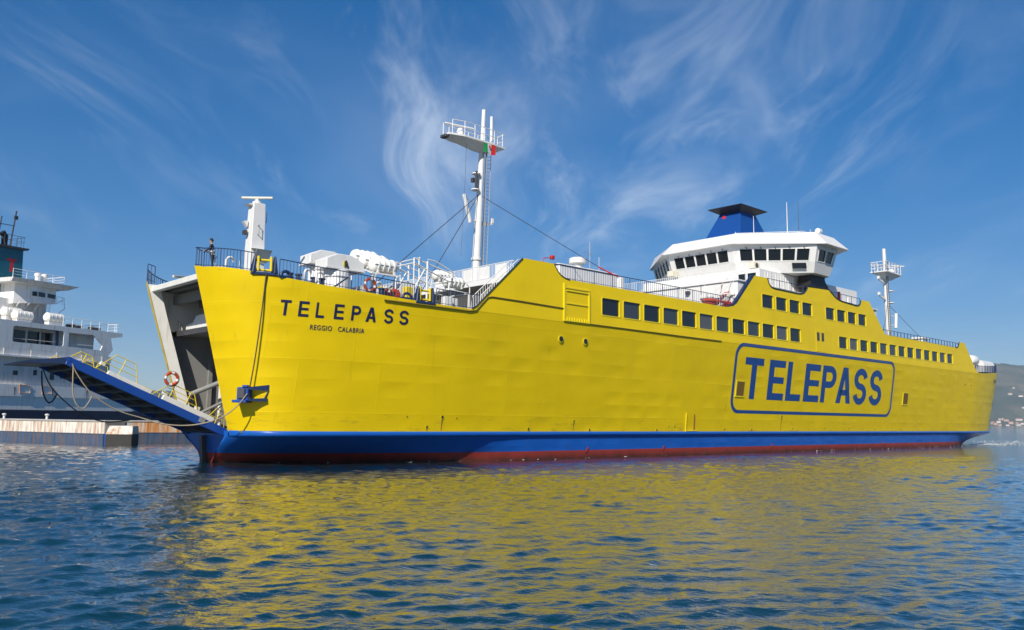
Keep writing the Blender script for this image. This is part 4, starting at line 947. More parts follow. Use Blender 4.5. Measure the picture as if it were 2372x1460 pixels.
# ================================================================== foredeck fittings
# radar column with its scanner
mb = MB(); mb.hexa([(3.05, -4.4, 10.85), (4.05, -4.4, 10.85), (4.05, -3.5, 10.85), (3.05, -3.5, 10.85), (3.2, -4.35, 15.7), (3.95, -4.35, 15.7), (3.95, -3.6, 15.7), (3.2, -3.6, 15.7)]); rc = mb.build('radar_column', 'white', FERRY, bevel=.03)
mb = MB(); mb.lathe([(.28, 0), (.28, .12), (.12, .2), (.12, .3)], (3.55, -4.0, 15.7), 'z', 12); mb.build('radar_base', 'offwhite', rc, smooth=40)
mb = MB(); mb.bar((2.85, -3.35, 16.08), (4.25, -4.65, 16.08), .16, .14); mb.build('radar_scanner', 'beige', rc, bevel=.03)
mb = MB(); mb.hexa([(3.3, -4.4, 12.05), (4.15, -4.4, 12.05), (4.15, -4.42, 12.05), (3.3, -4.42, 12.05), (3.2, -5.0, 12.75), (4.2, -5.0, 12.75), (4.2, -5.02, 12.75), (3.2, -5.02, 12.75)]); mb.quad((3.2, -5.0, 12.76), (4.2, -5.0, 12.76), (4.05, -4.38, 12.86), (3.1, -4.38, 12.86)); mb.build('sloping_hood', 'white', rc)
mb = MB(); mb.tube([(3.5, -4.36, 14.3), (3.5, -4.56, 14.3), (3.5, -4.56, 13.75), (3.5, -4.36, 13.75)], .03, 5); mb.tube([(4.0, -4.1, 15.2), (4.18, -4.1, 15.2), (4.15, -4.1, 14.6), (4.02, -4.1, 14.6)], .03, 5); mb.build('grab_handles', 'steel', rc)
mb = MB(); mb.prism([(3.1, 14.6), (2.8, 14.55), (3.05, 14.2)], 'y', -3.9, -3.6); mb.build('lamp_shelf', 'white', rc); MB().box(2.85, 3.05, -3.95, -3.65, 13.75, 14.0).build('deck_lamp', 'steel_dark', rc); MB().prism([(3.15, 15.65), (2.9, 15.6), (3.15, 15.5)], 'y', -4.2, -3.6).build('lamp_shelf', 'white', rc)
# vent housings on their trunks
def vent(y0, y1, dx, dz):
    prof = [(7.35, 12.12), (7.35, 12.66), (8.1, 13.02), (9.1, 13.02), (10.05, 12.62), (10.05, 12.1)]
    mb = MB(); mb.prism([(a + dx, b + dz) for a, b in prof], 'y', y0, y1); o = mb.build('vent_housing', 'white', FERRY, bevel=.03)
    mb = MB(); mb.box(7.3 + dx, 10.1 + dx, y0 - .05, y1 + .05, 12.04 + dz, 12.12 + dz); mb.build('housing_flange', 'white', o)
    mb = MB(); mb.lathe([(.82, 0), (.82, 1.9 + dz), (.7, 2.1 + dz)], (8.5 + dx, (y0 + y1) / 2, 10.1), 'z', 22); mb.build('vent_trunk', 'white', o, smooth=35)
    mb = MB(); mb.lathe([(.86, 0), (.86, .07)], (8.5 + dx, (y0 + y1) / 2, 11.55), 'z', 22); mb.build('trunk_band', 'steel', o)
    return o
vh = vent(-6.0, -4.55, 0, 0); vent(-3.5, -2.1, .25, .62)
MB().prism([(8.62, 12.2), (8.62, 12.62), (8.72, 12.66), (8.86, 12.3), (8.9, 12.16), (8.78, 12.16), (8.72, 12.35)], 'y', -6.06, -6.01).build('housing_emblem', 'steel_dark', vh)
MB().prism([(8.5, 12.3), (8.5, 12.55), (8.58, 12.6), (8.58, 12.2)], 'y', -6.06, -6.01).build('housing_emblem', 'rail_yellow', vh)
# roller fairleads set into the rail
def roller(x0, x1, zb, nm='roller_fairlead'):
    ya = lambda x: hp(x, ZTOP(x))[1]
    o = MB()
    for x, w, fl_ in ((x0, .24, 1), (x1 - .24, .24, -1)):
        y = ya(x + .16); top = (x + .1, x + .22) if True else None
        o.hexa([(x, y - .06, zb), (x + w, y - .06, zb), (x + w, y + .45, zb), (x, y + .45, zb), (x + (.14 if fl_ > 0 else .02), y - .02, zb + 1.0), (x + w - (.02 if fl_ > 0 else .14), y - .02, zb + 1.0), (x + w - (.02 if fl_ > 0 else .14), y + .16, zb + 1.0), (x + (.14 if fl_ > 0 else .02), y + .16, zb + 1.0)])
    o.hexa([(x0, ya(x0) - .06, zb - .1), (x1, ya(x1) - .06, zb - .12), (x1, ya(x1) + .4, zb - .12), (x0, ya(x0) + .4, zb - .1), (x0, ya(x0) - .06, zb + .08), (x1, ya(x1) - .06, zb + .04), (x1, ya(x1) + .4, zb + .04), (x0, ya(x0) + .4, zb + .08)])
    o = o.build(nm, 'navy', FERRY, bevel=.03); a, b_ = x0 + .3, x1 - .26
    for x in (a + .07, b_ - .07): MB().tube([(x, ya(x) + .12, zb + .14), (x, ya(x) + .12, zb + .98)], .08, 10).build('roller', 'rail_yellow', o, smooth=40)
    for z in (zb + .2, zb + .78): MB().tube([(a, ya(a) + .25, z), (b_, ya(b_) + .25, z)], .07, 10).build('roller', 'rail_yellow', o, smooth=40)
roller(2.0, 3.35, 10.92); roller(12.15, 13.6, 10.15)
for x in (3.85, 11.6):      # ring chocks
    y = hp(x, ZTOP(x))[1] + .15; z = ZTOP(x) + .12; pts = [(x + .32 * cos(a), y, z + .28 * sin(a)) for a in [pi * k / 8 for k in range(9)]]
    mb = MB(); mb.tube(pts, .09, 8); mb.box(x - .42, x + .42, y - .1, y + .12, z - .12, z + .02); mb.build('ring_chock', 'navy', FERRY, smooth=50)
# mooring winches with their drums, bollards, pipes
for x, y, s_ in ((2.0, -3.2, 1), (13.2, -6.4, 1), (12.0, -3.0, 1)):
    mb = MB(); mb.box(x - .5, x + .7, y - .5, y + .6, 10.2, 10.9); o = mb.build('mooring_winch', 'offwhite', FERRY, bevel=.04)
    mb = MB(); mb.lathe([(.55, 0), (.55, .06), (.25, .08), (.25, .8), (.55, .82), (.55, .88)], (x - .3, y - .3, 11.15), 'y', 18); mb.build('winch_drum', 'white', o, smooth=35)
for x, y in ((4.6, -6.6), (9.8, -7.6), (6.0, -6.9)):
    mb = MB()
    for q in (0, .55): mb.lathe([(.16, 0), (.16, .5), (.22, .52), (.22, .6)], (x + q, y, ZTOP(x)), 'z', 12)
    mb.box(x - .25, x + .8, y - .25, y + .25, ZTOP(x) - .03, ZTOP(x) + .05); mb.build('bollard_pair', 'navy', FERRY, smooth=40)
for x, y, hgt, mt_ in ((1.55, -4.6, 1.0, 'white'), (5.3, -7.0, .95, 'white'), (6.0, -7.2, .9, 'white'), (9.9, -7.6, .95, 'white'), (10.7, -7.3, .8, 'white')):
    z = ZTOP(x); mb = MB(); mb.tube([(x, y, z), (x, y, z + hgt - .2), (x + .08, y - .02, z + hgt - .05), (x + .25, y - .04, z + hgt), (x + .42, y - .02, z + hgt - .08), (x + .45, y, z + hgt - .28)], .075, 8); mb.build('goose_neck_vent', mt_, FERRY, smooth=60)
mb = MB(); mb.tube([(.95, -4.4, 11.15), (.95, -4.4, 11.9), (1.05, -4.4, 12.02)], .05, 6); mb.tube([(1.0, -4.9, 11.2), (2.0, -5.4, 11.2), (2.05, -5.4, 11.8)], .06, 6); mb.build('deck_pipes', 'white', FERRY)
mb = MB(); mb.bar((7.0, -7.0, 10.45), (8.4, -6.8, 11.45), .08, .08); mb.bar((10.3, -7.4, 10.3), (11.4, -7.2, 11.2), .08, .08); mb.build('rail_struts', 'navy', FERRY)
for x, y in ((10.4, -7.0), (15.6, -7.4), (16.4, -7.0)): MB().box(x, x + .6, y, y + .5, 10.1, 11.0).build('deck_locker', 'white', FERRY, bevel=.03)
MB().box(12.0, 12.6, -7.9, -7.5, 10.2, 11.2).build('crank_housing', 'rail_yellow', FERRY, bevel=.05)
for x, y in ((2.4, -2.5), (4.0, -1.0), (1.2, .4)):     # timber-like stowed fenders on the bow roof
    MB().bar((x - .8, y, 11.35), (x + .6, y + .9, 11.55), .14, .14).build('stowed_spar', 'beige', FERRY, bevel=.02)
# life-raft racks
mb = MB(); mb.box(10.2, 12.4, -6.7, -6.6, 11.95, 12.05); mb.box(10.2, 12.4, -4.0, -3.9, 12.9, 13.0)
for x in (10.5, 12.1):
    mb.bar((x, -6.8, 11.9), (x, -3.6, 12.95), .09, .09)
    mb.tube([(x, -6.6, 10.2), (x, -6.6, 11.95)], .06, 6); mb.tube([(x, -3.8, 10.2), (x, -3.8, 12.95)], .06, 6)
mb.build('raft_rack', 'white', FERRY)
mb = MB()
for y in (-6.75, -4.6):
    mb.tube([(13.4, y, 10.2), (13.4, y, 13.05), (16.35, y, 12.15), (16.35, y, 11.55)], .06, 6); mb.tube([(13.5, y + .15, 13.4), (16.6, y + .1, 12.75), (16.6, y + .1, 12.2)], .045, 6)
    mb.tube([(13.4, y, 13.05), (13.5, y + .15, 13.4), (13.9, y + .15, 13.45), (13.9, y, 10.2)], .05, 6); mb.tube([(13.4, y, 11.2), (14.3, y, 12.75)], .05, 6); mb.tube([(14.5, y, 10.2), (14.5, y, 13.3)], .07, 6)
    mb.tube([(16.35, y, 11.6), (18.1, y, 11.5), (18.1, y, 10.2)], .05, 6); mb.tube([(17.9, y, 12.2), (18.2, y, 11.9), (18.2, y, 10.3)], .04, 6); mb.tube([(14.6, y + .1, 13.45), (15.3, y + .1, 13.4), (16.9, y + .1, 12.8)], .04, 6)
for x, z in ((13.4, 13.05), (13.9, 13.45), (16.35, 12.15), (16.4, 11.6), (18.1, 11.5), (14.5, 11.9)): mb.tube([(x, -6.75, z), (x, -4.6, z)], .045, 6)
mb.build('launching_rack', 'white', FERRY)

# ------- mooring fairlead boxes bolted to the bow and stern quarters
def fair_box(end):
    X = (lambda x: x) if end > 0 else (lambda x: LEN - x)
    p0, n_, t_ = Vector((3.1, -5.48, 0)), Vector((-.75, -.66, 0)), Vector((.66, -.75, 0))
    def P(a, b, z): q = p0 + t_ * a + n_ * b; return (X(q.x), q.y, z)
    def bx(a0, a1, b0, b1, z0, z1): return MB().hexa([P(a0, b0, z0), P(a1, b0, z0), P(a1, b1, z0), P(a0, b1, z0), P(a0, b0, z1), P(a1, b0, z1), P(a1, b1, z1), P(a0, b1, z1)])
    o = bx(-.62, .06, -.2, .62, 3.72, 4.5).build('hull_fairlead', 'ramp_blue', FERRY, bevel=.04)
    bx(-.85, .0, -.25, .72, 3.62, 3.78).build('bottom_plate', 'ramp_blue', o, bevel=.02)
    bx(-.5, -.1, .6, .72, 3.85, 4.42).build('roller', 'steel_dark', o, bevel=.03)
    bx(-.28, .02, .2, .7, 4.48, 4.62).build('top_lug', 'ramp_blue', o, bevel=.02)
    MB().hexa([P(.06, .0, 4.36), P(1.05, -.05, 4.32), P(1.05, .06, 4.32), P(.06, .6, 4.36), P(.06, .0, 4.5), P(1.1, -.05, 4.66), P(1.1, .08, 4.66), P(.06, .6, 4.5)]).build('bracket_plate', 'navy', o)
    MB().hexa([P(.06, .0, 3.72), P(.95, -.05, 3.70), P(.95, .05, 3.70), P(.06, .6, 3.72), P(.06, .0, 3.84), P(.95, -.05, 3.9), P(.95, .05, 3.9), P(.06, .6, 3.84)]).build('bracket_plate', 'navy', o)
    MB().bar(P(1.05, .03, 4.35), P(.82, .05, 3.9), .06, .05).build('bracket_stay', 'navy', o)
fair_box(1); fair_box(-1)
# covered hose reels by the rail
for x, y in ((11.2, -7.1), (11.9, -7.0)):
    mb = MB(); mb.lathe([(.1, 0), (.36, .03), (.42, .15), (.42, .4), (.36, .5), (.1, .52)], (x, y, 10.72), 'y', 14); mb.build('hose_reel', 'orange', FERRY, smooth=50)
# stern deck housings
mb = MB(); mb.prism([(-7.0, 10.7), (-7.0, 11.9), (-6.8, 12.3), (-6.3, 12.5), (-5.7, 12.3), (-5.5, 11.9), (-5.5, 10.7)], 'x', 117.0, 121.4); o = mb.build('after_vent_housing', 'white', FERRY, smooth=30)
MB().box(118, 120.4, -6.9, -5.6, 10.2, 10.72).build('vent_trunk', 'steel_dark', o)
mb = MB(); mb.lathe([(.1, 0), (.6, .12), (.75, .4), (.75, 2.0), (.6, 2.3), (.1, 2.4)], (114.0, -6.0, 12.35), 'x', 16); o = mb.build('after_canister', 'white', FERRY, smooth=40)
MB().box(114.5, 116.0, -6.4, -5.6, 10.2, 11.8).build('canister_stand', 'white', o)

# ================================================================== loose things aboard
def raft(x, y, z, r, l, label, group):
    e = aboard('life_raft', x, y, z)
    mb = MB(); mb.lathe([(.02, -l / 2 - r * .28), (r * .55, -l / 2 - r * .2), (r * .85, -l / 2 - r * .05), (r, -l / 2 + r * .15), (r, l / 2 - r * .15), (r * .85, l / 2 + r * .05), (r * .55, l / 2 + r * .2), (.02, l / 2 + r * .28)], (0, 0, 0), 'x', 20)
    mb.build('canister_shell', 'raft_white', e, smooth=40)
    for k in range(4):
        q = -l / 2 + l * (.16 + .225 * k); mb = MB(); mb.lathe([(r, q - .06), (r + .05, q - .05), (r + .05, q + .05), (r, q + .06)], (0, 0, 0), 'x', 20); mb.build('rib_band', 'raft_white', e, smooth=40)
    mb = MB(); mb.box(-l / 2 - .02, l / 2 + .02, -r - .025, r + .025, -.025, .025); mb.build('seam_joint', 'steel', e)
    mb = MB(); mb.box(-l / 2 + .2, -l / 2 + .3, -r * .9, r * .9, -r - .06, -r * .55); mb.box(l / 2 - .3, l / 2 - .2, -r * .9, r * .9, -r - .06, -r * .55); mb.build('cradle', 'white', e)
    tag(e, label, 'life raft', group); return e
GA, GB = 'life rafts on the rack beside the vent housings', 'life rafts on the sloping launching frame'
raft(11.35, -6.2, 12.58, .47, 1.75, 'white life raft canister nearest the rail, just aft of the boxy vent housings', GA)
raft(11.35, -5.05, 13.02, .47, 1.75, 'white life raft canister in the middle of three beside the vent housings', GA)
raft(11.35, -3.9, 13.45, .47, 1.75, 'white life raft canister farthest from the rail, half hidden behind the vent housing', GA)
raft(17.2, -6.2, 12.22, .36, 1.5, 'white life raft canister at the lower end of the white launching frame', GB)
raft(17.1, -5.1, 12.78, .36, 1.5, 'white life raft canister behind the other one on the white launching frame', GB)
def lifebuoy(x, y, z, rx, label, r=.36):
    e = aboard('lifebuoy', x, y, z, 0); vs = []; fs = []
    for q in range(4):
        for part, a0, a1, mt_ in (('ring_segment', 4, 66, 'orange'), ('white_band', 66, 94, 'white')):
            mb = MB(); pts = [(r * cos(radians(q * 90 + a0 + (a1 - a0) * k / 6)), 0, r * sin(radians(q * 90 + a0 + (a1 - a0) * k / 6))) for k in range(7)]
            mb.tube(pts, .085 if mt_ == 'orange' else .09, 8); mb.build(part, mt_, e, smooth=60)
    MB().tube([((r + .1) * cos(2 * pi * k / 16), -.02, (r + .1) * sin(2 * pi * k / 16)) for k in range(17)], .02, 4).build('grab_line', 'rope', e)
    e.rotation_euler[0] = rx; tag(e, label, 'lifebuoy'); return e
lifebuoy(9.0, hp(8.7, 10.3)[1] + .14, 10.87, 0, 'orange lifebuoy hung on the dark foredeck rail below the life rafts')
lifebuoy(-.42, -2.56, 4.93, 0, 'orange lifebuoy hung on the yellow guard rail of the bow ramp', .34)
# rescue boat
e = aboard('rescue_boat', 47.2, -7.2, 13.1)
rows = []
for k in range(9):
    t = k / 8; x = -1.5 + 3.0 * t; w = .62 * (1 - (1 - min(1, t * 2.2)) ** 2) ** .5 if t < .46 else .62
    zb_ = .25 + .35 * max(0, 1 - t * 2.5) ** 2; rows.append([(x, -w, .75), (x, -w * .95, .45), (x, -w * .5, zb_), (x, 0, zb_ - .06), (x, w * .5, zb_), (x, w * .95, .45), (x, w, .75)])
mb = MB(); mb.grid(rows); mb.build('boat_hull', 'orange', e, smooth=50)
for s_ in (1, -1):
    mb = MB(); mb.tube([(r_[0][0], s_ * abs(r_[0][1]), .78 + .1 * max(0, .5 - k / 8)) for k, r_ in enumerate(rows)], .17, 8); mb.build('buoyancy_tube', 'orange', e, smooth=60)
MB().hexa([(.0, -.45, .75), (1.5, -.5, .75), (1.5, .5, .75), (.0, .45, .75), (.3, -.3, 1.2), (1.4, -.35, 1.3), (1.4, .35, 1.3), (.3, .3, 1.2)]).build('console_cover', 'navy', e, bevel=.05)
MB().box(1.45, 1.8, -.2, .2, .4, 1.25).build('outboard_engine', 'black', e, bevel=.06)
for x in (-.7, .8): MB().box(x, x + .12, -.6, .6, 0, .35).build('cradle', 'white', e)
tag(e, 'small orange rescue boat on a cradle at the foot of the bridge stairs', 'rescue boat')
# flag below the mast platform
e = aboard('flag', 24.75, -.98, 24.9)
for k, mt_ in enumerate(('green', 'white', 'red')):
    rows = []
    for i in range(4):
        x = -.6 + .42 * k + .14 * i; yy = .06 * sin(x * 7)
        rows.append([(x, yy, -.5 - .05 * sin(x * 5)), (x, yy * .6, -.1), (x, 0, .32)])
    mb = MB(); mb.grid(rows); mb.build('stripe', mt_, e, smooth=60, fix=False)
    if k == 1: MB().prism([(-.09, -.02), (.09, -.02), (.07, .16), (-.07, .16)], 'y', -.09, -.07).build('badge', 'red', e)
tag(e, 'small green, white and red flag tied below the platform of the tall mast', 'flag')

# person at the bow rail: one skinned body
def person():
    e = aboard('person', .62, -4.75, 11.17)
    J = [(0, 0, .92), (0, 0, 1.12), (-.02, 0, 1.34), (-.04, 0, 1.46), (-.06, 0, 1.56), (-.08, 0, 1.66), (-.09, 0, 1.74)]
    R = [.15, .14, .16, .075, .062, .092, .075]
    E_ = [(0, 1), (1, 2), (2, 3), (3, 4), (4, 5), (5, 6)]
    def chain(root, pts):
        i = root
        for (x, y, z, r) in pts: J.append((x, y, z)); R.append(r); E_.append((i, len(J) - 1)); i = len(J) - 1
        return i
    for s_ in (1, -1):
        chain(0, [(.02, s_ * .10, .84, .10), (.0 if s_ > 0 else .06, s_ * .11, .48, .07), (.04 if s_ > 0 else .12, s_ * .11, .1, .048), (-.1 if s_ > 0 else -.02, s_ * .13, .045, .045)])
        w = chain(2, [(-.02, s_ * .2, 1.38, .07), (-.08, s_ * .26, 1.16, .052), (-.30, s_ * .22, 1.06, .038), (-.38, s_ * .2, 1.07, .034)])
        for k in range(4): chain(w, [(-.44, s_ * .2 + (k - 1.5) * .02, 1.085, .011), (-.475, s_ * .2 + (k - 1.5) * .021, 1.06, .010), (-.47, s_ * .2 + (k - 1.5) * .02, 1.03, .009)])
        chain(w, [(-.39, s_ * .16, 1.05, .011), (-.43, s_ * .145, 1.035, .010)])
    J.append((-.175, 0, 1.655)); R.append(.022); E_.append((5, len(J) - 1))       # nose
    me = bpy.data.meshes.new('body'); me.from_pydata(J, E_, [])
    o = bpy.data.objects.new('body', me); COL.objects.link(o); o.parent = e
    md = o.modifiers.new('skin', 'SKIN'); sk = me.skin_vertices[0] if me.skin_vertices else None
    if sk is None:
        bm = bmesh.new(); bm.from_mesh(me); bm.verts.layers.skin.verify(); bm.to_mesh(me); bm.free(); sk = me.skin_vertices[0]
    for i, r in enumerate(R): sk.data[i].radius = (r * 1.0, r * 1.0); sk.data[i].use_root = (i == 0)
    md.use_smooth_shade = True
    o.modifiers.new('sub', 'SUBSURF').levels = 1; o.modifiers['sub'].render_levels = 1
    # clothing / skin split by height and reach, as dyed material zones of one body
    mt, nt, b = newmat('person_body'); L = nt.links
    tcn = node(nt, 'ShaderNodeTexCoord'); sp = node(nt, 'ShaderNodeSeparateXYZ'); L.new(tcn.outputs['Object'], sp.inputs[0])
    g1 = node(nt, 'ShaderNodeMath', operation='GREATER_THAN'); L.new(sp.outputs[2], g1.inputs[0]); g1.inputs[1].default_value = 1.49
    g2 = node(nt, 'ShaderNodeMath', operation='LESS_THAN'); L.new(sp.outputs[0], g2.inputs[0]); g2.inputs[1].default_value = -.345
    mx_ = node(nt, 'ShaderNodeMath', operation='MAXIMUM'); L.new(g1.outputs[0], mx_.inputs[0]); L.new(g2.outputs[0], mx_.inputs[1])
    mm = node(nt, 'ShaderNodeMix', data_type='RGBA'); mm.inputs['A'].default_value = (.012, .013, .02, 1); mm.inputs['B'].default_value = (.42, .24, .16, 1)
    L.new(mx_.outputs[0], mm.inputs['Factor']); L.new(mm.outputs['Result'], b.inputs['Base Color']); b.inputs['Roughness'].default_value = .75
    me.materials.append(mt)
    mb = MB(); mb.lathe([(.03, .12), (.075, .10), (.105, .04), (.11, -.02), (.085, -.07)], (-.075, 0, 1.72), 'z', 14)
    mb.v = [(x + (.02 if z < 1.72 else 0), y, z) for x, y, z in mb.v]; mb.build('hair', 'hair', e, smooth=60)
    for q in (-1, 1): MB().lathe([(.03, -.01), (.03, .01)], (-.07, q * .095, 1.65), 'y', 8).build('ear', 'skin', e)
    for q in (-1, 1): MB().lathe([(.004, -.012), (.013, 0), (.004, .012)], (-.165, q * .035, 1.68), 'z', 6).build('eye', 'white', e)
    MB().box(-.165, -.155, -.03, .03, 1.60, 1.612).build('mouth', 'red', e)
    mb = MB(); mb.lathe([(.172, 0), (.176, .02), (.176, .11), (.172, .13)], (0, 0, .99), 'z', 16); mb.build('reflective_band', 'white', e, smooth=40)
    mb = MB()
    for k in range(5): a = radians(-80 + 32 * k); mb.lathe([(.02, 0), (.02, .05)], (.165 * cos(a), .165 * sin(a), .86), 'z', 6)
    o2 = mb.build('reflective_dots', 'white', e); o2['kind'] = 'stuff'
    tag(e, 'person in a dark jacket with a pale band leaning on the bow rail, looking ahead', 'person')
    e.rotation_euler[2] += radians(-42)
person()

# ropes
def curve_rope(name, pts, r, mat, label):
    P = [Vector(p) for p in pts]; out = []
    for i in range(len(P) - 1):
        p0, p1, p2, p3 = P[max(i - 1, 0)], P[i], P[i + 1], P[min(i + 2, len(P) - 1)]
        for k in range(6):
            t = k / 6; out.append(.5 * ((2 * p1) + (p2 - p0) * t + (2 * p0 - 5 * p1 + 4 * p2 - p3) * t * t + (3 * p1 - p0 - 3 * p2 + p3) * t ** 3))
    out.append(P[-1])
    mb = MB(); mb.tube([FM @ p for p in out], r, 7); o = mb.build(name, mat, smooth=60); tag(o, label, 'rope'); return o
curve_rope('mooring_rope', [(2.72, -7.0, 11.15), (2.72, -7.36, 10.98), (2.73, -7.28, 10.3), (2.74, -6.95, 8.4), (2.78, -6.4, 6.2), (2.8, -5.9, 4.62)], .038, 'rope_dark', 'dark rope hanging down the bow plating from the yellow rollers to the blue fairlead')
curve_rope('mooring_rope', [(2.62, -5.95, 4.12), (2.2, -5.6, 3.4), (1.7, -4.9, 2.8), (1.05, -3.9, 2.42), (.1, -3.4, 2.28), (-1.0, -3.1, 2.37), (-1.94, -2.75, 2.66), (-3.35, -2.72, 3.10), (-4.62, -2.72, 3.89), (-5.44, -2.72, 4.9), (-5.76, -2.74, 5.5)], .036, 'rope', 'pale rope sagging from the blue hull fairlead under the ramp to its near tip corner')
curve_rope('mooring_rope', [(-5.7, -2.74, 5.4), (-5.68, -2.76, 4.6), (-5.62, -2.76, 3.9), (-5.4, -2.76, 3.35), (-5.1, -2.76, 3.14), (-4.86, -2.75, 3.4), (-4.66, -2.73, 3.82)], .036, 'rope', 'short slack loop of rope below the near corner of the ramp tip')
curve_rope('mooring_rope', [(-5.94, 2.6, 5.6), (-5.46, 2.62, 4.55), (-4.71, 2.62, 3.70), (-3.60, 2.62, 2.84), (-2.37, 2.62, 2.42), (-1.13, 2.62, 2.48), (.5, 2.6, 2.85)], .036, 'rope_dark', 'dark rope drooping below the far edge of the ramp in front of the quay')
curve_rope('mooring_rope', [(-5.93, 2.6, 5.3), (-5.85, 2.64, 4.6), (-5.72, 2.64, 3.95), (-5.45, 2.64, 3.5), (-5.2, 2.64, 3.62), (-5.02, 2.62, 4.02)], .045, 'rope_dark', 'short dark rope loop below the far corner of the ramp tip')

# ================================================================== quay on the left
def quay(ox, oy, dx, dy, length, top, label, npan, mats, bl):
    rz = math.atan2(dy, dx); e = empty('quay', (ox, oy, 0), rz); H0 = 1.02
    MB().box(0, length, .06, 2.2, -1.5, top - .05).build('core', 'concrete', e)
    MB().box(-.1, length + .1, -.1, 2.4, top - .12, top + .04).build('deck_slab', 'concrete', e, bevel=.03)
    x = 0; rr = random.Random(int(length * 7)); i = 0
    while x < length - .05:
        w = min(length - x, rr.uniform(1.1, 1.9)); j = rr.uniform(0, .03)
        MB().box(x + .012, x + w - .012, -.02 - j, .05, H0, top - .13).build('wall_panel', mats[0], e)
        MB().box(x + .012, x + w - .012, -.05 - j, .05, -.9, H0 - .01).build('fender_panel', mats[1], e)
        x += w; i += 1
    MB().box(0, length, -.09, .0, H0 - .06, H0 + .02).build('rubbing_timber', mats[1], e)
    for b in bl:
        m_ = MB(); m_.lathe([(.12, 0), (.1, .3), (.2, .4), (.2, .5), (.05, .55)], (b, .5, top + .04), 'z', 12); m_.build('bollard', 'offwhite', e, smooth=40)
    tag(e, label, 'quay'); return e
quay(-68.13, 94.57, .892, -.452, 34, 2.22, 'white and blue rust-streaked quay wall at the left edge, below the grey ship', 0, ('quay_white', 'quay_blue'), (18, 24.8))
paint('quay_rust', (0.52, 0.19, 0.03), 0.8, 0.45, scale=0.8, dirt=(0.60, 0.54, 0.44), dirt_amt=1.0, streak=True, bump=0.3, dlo=0.42)
q2 = quay(-38.4, 86.2, .80, .60, 18, 2.2, 'orange-rusted stretch of quay wall under the tip of the bow ramp', 0, ('quay_rust', 'quay_blue'), (4, 13.5))
e = empty('fender_block', (-37.35, 78.6, 0), radians(12))
MB().box(0, 2.3, -.2, 2.6, -1.2, .98).build('rubber_face', 'rubber', e, bevel=.06)
MB().hexa([(0, -.25, 1.0), (2.3, -.25, 1.0), (2.3, 2.6, 1.0), (0, 2.6, 1.0), (.15, .35, 1.78), (2.2, .35, 1.78), (2.2, 2.6, 1.78), (.15, 2.6, 1.78)]).build('sloping_head', 'quay_white', e, bevel=.03)
MB().box(-.22, -.02, .3, 2.6, -1.2, 1.0).build('side_plate', 'ramp_blue', e)
tag(e, 'dark fender block with a rusty sloping head at the corner of the quay', 'fender')

# ================================================================== grey and white ship moored at the left
A2 = radians(90 - 22.504); KS = 1.115
SHIP = empty('moored_ship', (-50.997 * KS, 97.0 * KS, 0), A2)
tag(SHIP, 'grey and white ship with a teal funnel moored behind the quay at the left edge', 'ship')
def zs(z): return 2.9 + (z - 2.9) * KS
def sb(x0, x1, y0, y1, z0, z1): return MB().box(x0 * KS, x1 * KS, y0 * KS, y1 * KS, zs(z0), zs(z1))
def sp3(x, y, z): return (x * KS, y * KS, zs(z))
XL = -13.0
sb(XL, 9.5, -.12, 13, 4.62, 5.88).build('hull_belt', 'ship_white', SHIP)
sb(XL, 9.5, 0, 13, 3.2, 4.62).build('lower_hull', 'ship_white', SHIP)
sb(XL, 15.5, -.1, 13, -1.5, 3.15).build('waterline_hull', 'ship_navy', SHIP)
mb = MB(); mb.add([sp3(*p) for p in ((9.5, 0, 3.16), (9.5, 13, 3.16), (15.3, 9, 3.16), (15.3, 2.4, 3.16), (9.5, 0, 5.9), (9.5, 13, 5.9), (17.5, 9, 5.9), (17.5, .3, 5.9))], [(0, 1, 2, 3), (4, 5, 6, 7), (0, 3, 7, 4), (1, 2, 6, 5), (2, 3, 7, 6), (0, 1, 5, 4)]); mb.build('stern_flare', 'ship_white', SHIP)
# main side, promenade openings
sb(XL, 6.0, .25, 13, 5.88, 9.0).build('side_wall', 'ship_grey', SHIP)
sb(XL, 5.9, -.08, 13, 9.0, 9.75).build('deck_band', 'ship_white', SHIP, bevel=.03)
sb(-9.0, 3.4, -.3, .3, 8.85, 9.02).build('deck_ledge', 'ship_white', SHIP)
front = [sp3(XL, 0, 9.75), sp3(5.0, 0, 9.75), sp3(7.3, 0, 12.3), sp3(XL, 0, 12.3)]
u = lambda x: (x - XL) / (5.0 - XL)
mb = MB(); 
pl_ = [(XL, 9.75), (5.35, 9.75), (6.0, 10.6), (5.6, 12.0), (7.3, 12.3), (7.3, 12.75), (XL, 12.75)]
hl = [rrect(-12.6, 10.5, 3.2, 1.65, .25), rrect(-7.25, 10.45, 6.3, 1.75, .25), [(-.3, 10.5), (4.2, 10.42), (4.45, 10.95), (3.1, 12.15), (-.3, 12.1)]]
def plate_at(poly, holes, y0, name, parent, mat):
    pts = [Vector(p) for p in poly]; edges = [(i, (i + 1) % len(poly)) for i in range(len(poly))]
    for h in holes:
        o = len(pts); pts += [Vector(p) for p in h]; edges += [(o + i, o + (i + 1) % len(h)) for i in range(len(h))]
    v, e_, f, *_ = geometry.delaunay_2d_cdt(pts, edges, [], 1, 1e-5); fs = []
    for t in f:
        c = sum((v[i] for i in t), Vector((0, 0))) / len(t)
        if geometry_inside(c, poly) and not any(geometry_inside(c, h) for h in holes): fs.append(tuple(t))
    mb = MB(); mb.add([sp3(p.x, y0, p.y) for p in v], fs); o = mb.build(name, mat, parent); md = o.modifiers.new('thick', 'SOLIDIFY'); md.thickness = .18; md.offset = 0; return o
plate_at(pl_, hl, 0, 'promenade_plate', SHIP, 'ship_white')
pw = sb(XL, 4.6, 1.6, 13, 9.75, 12.5).build('promenade_wall', 'ship_white', SHIP)
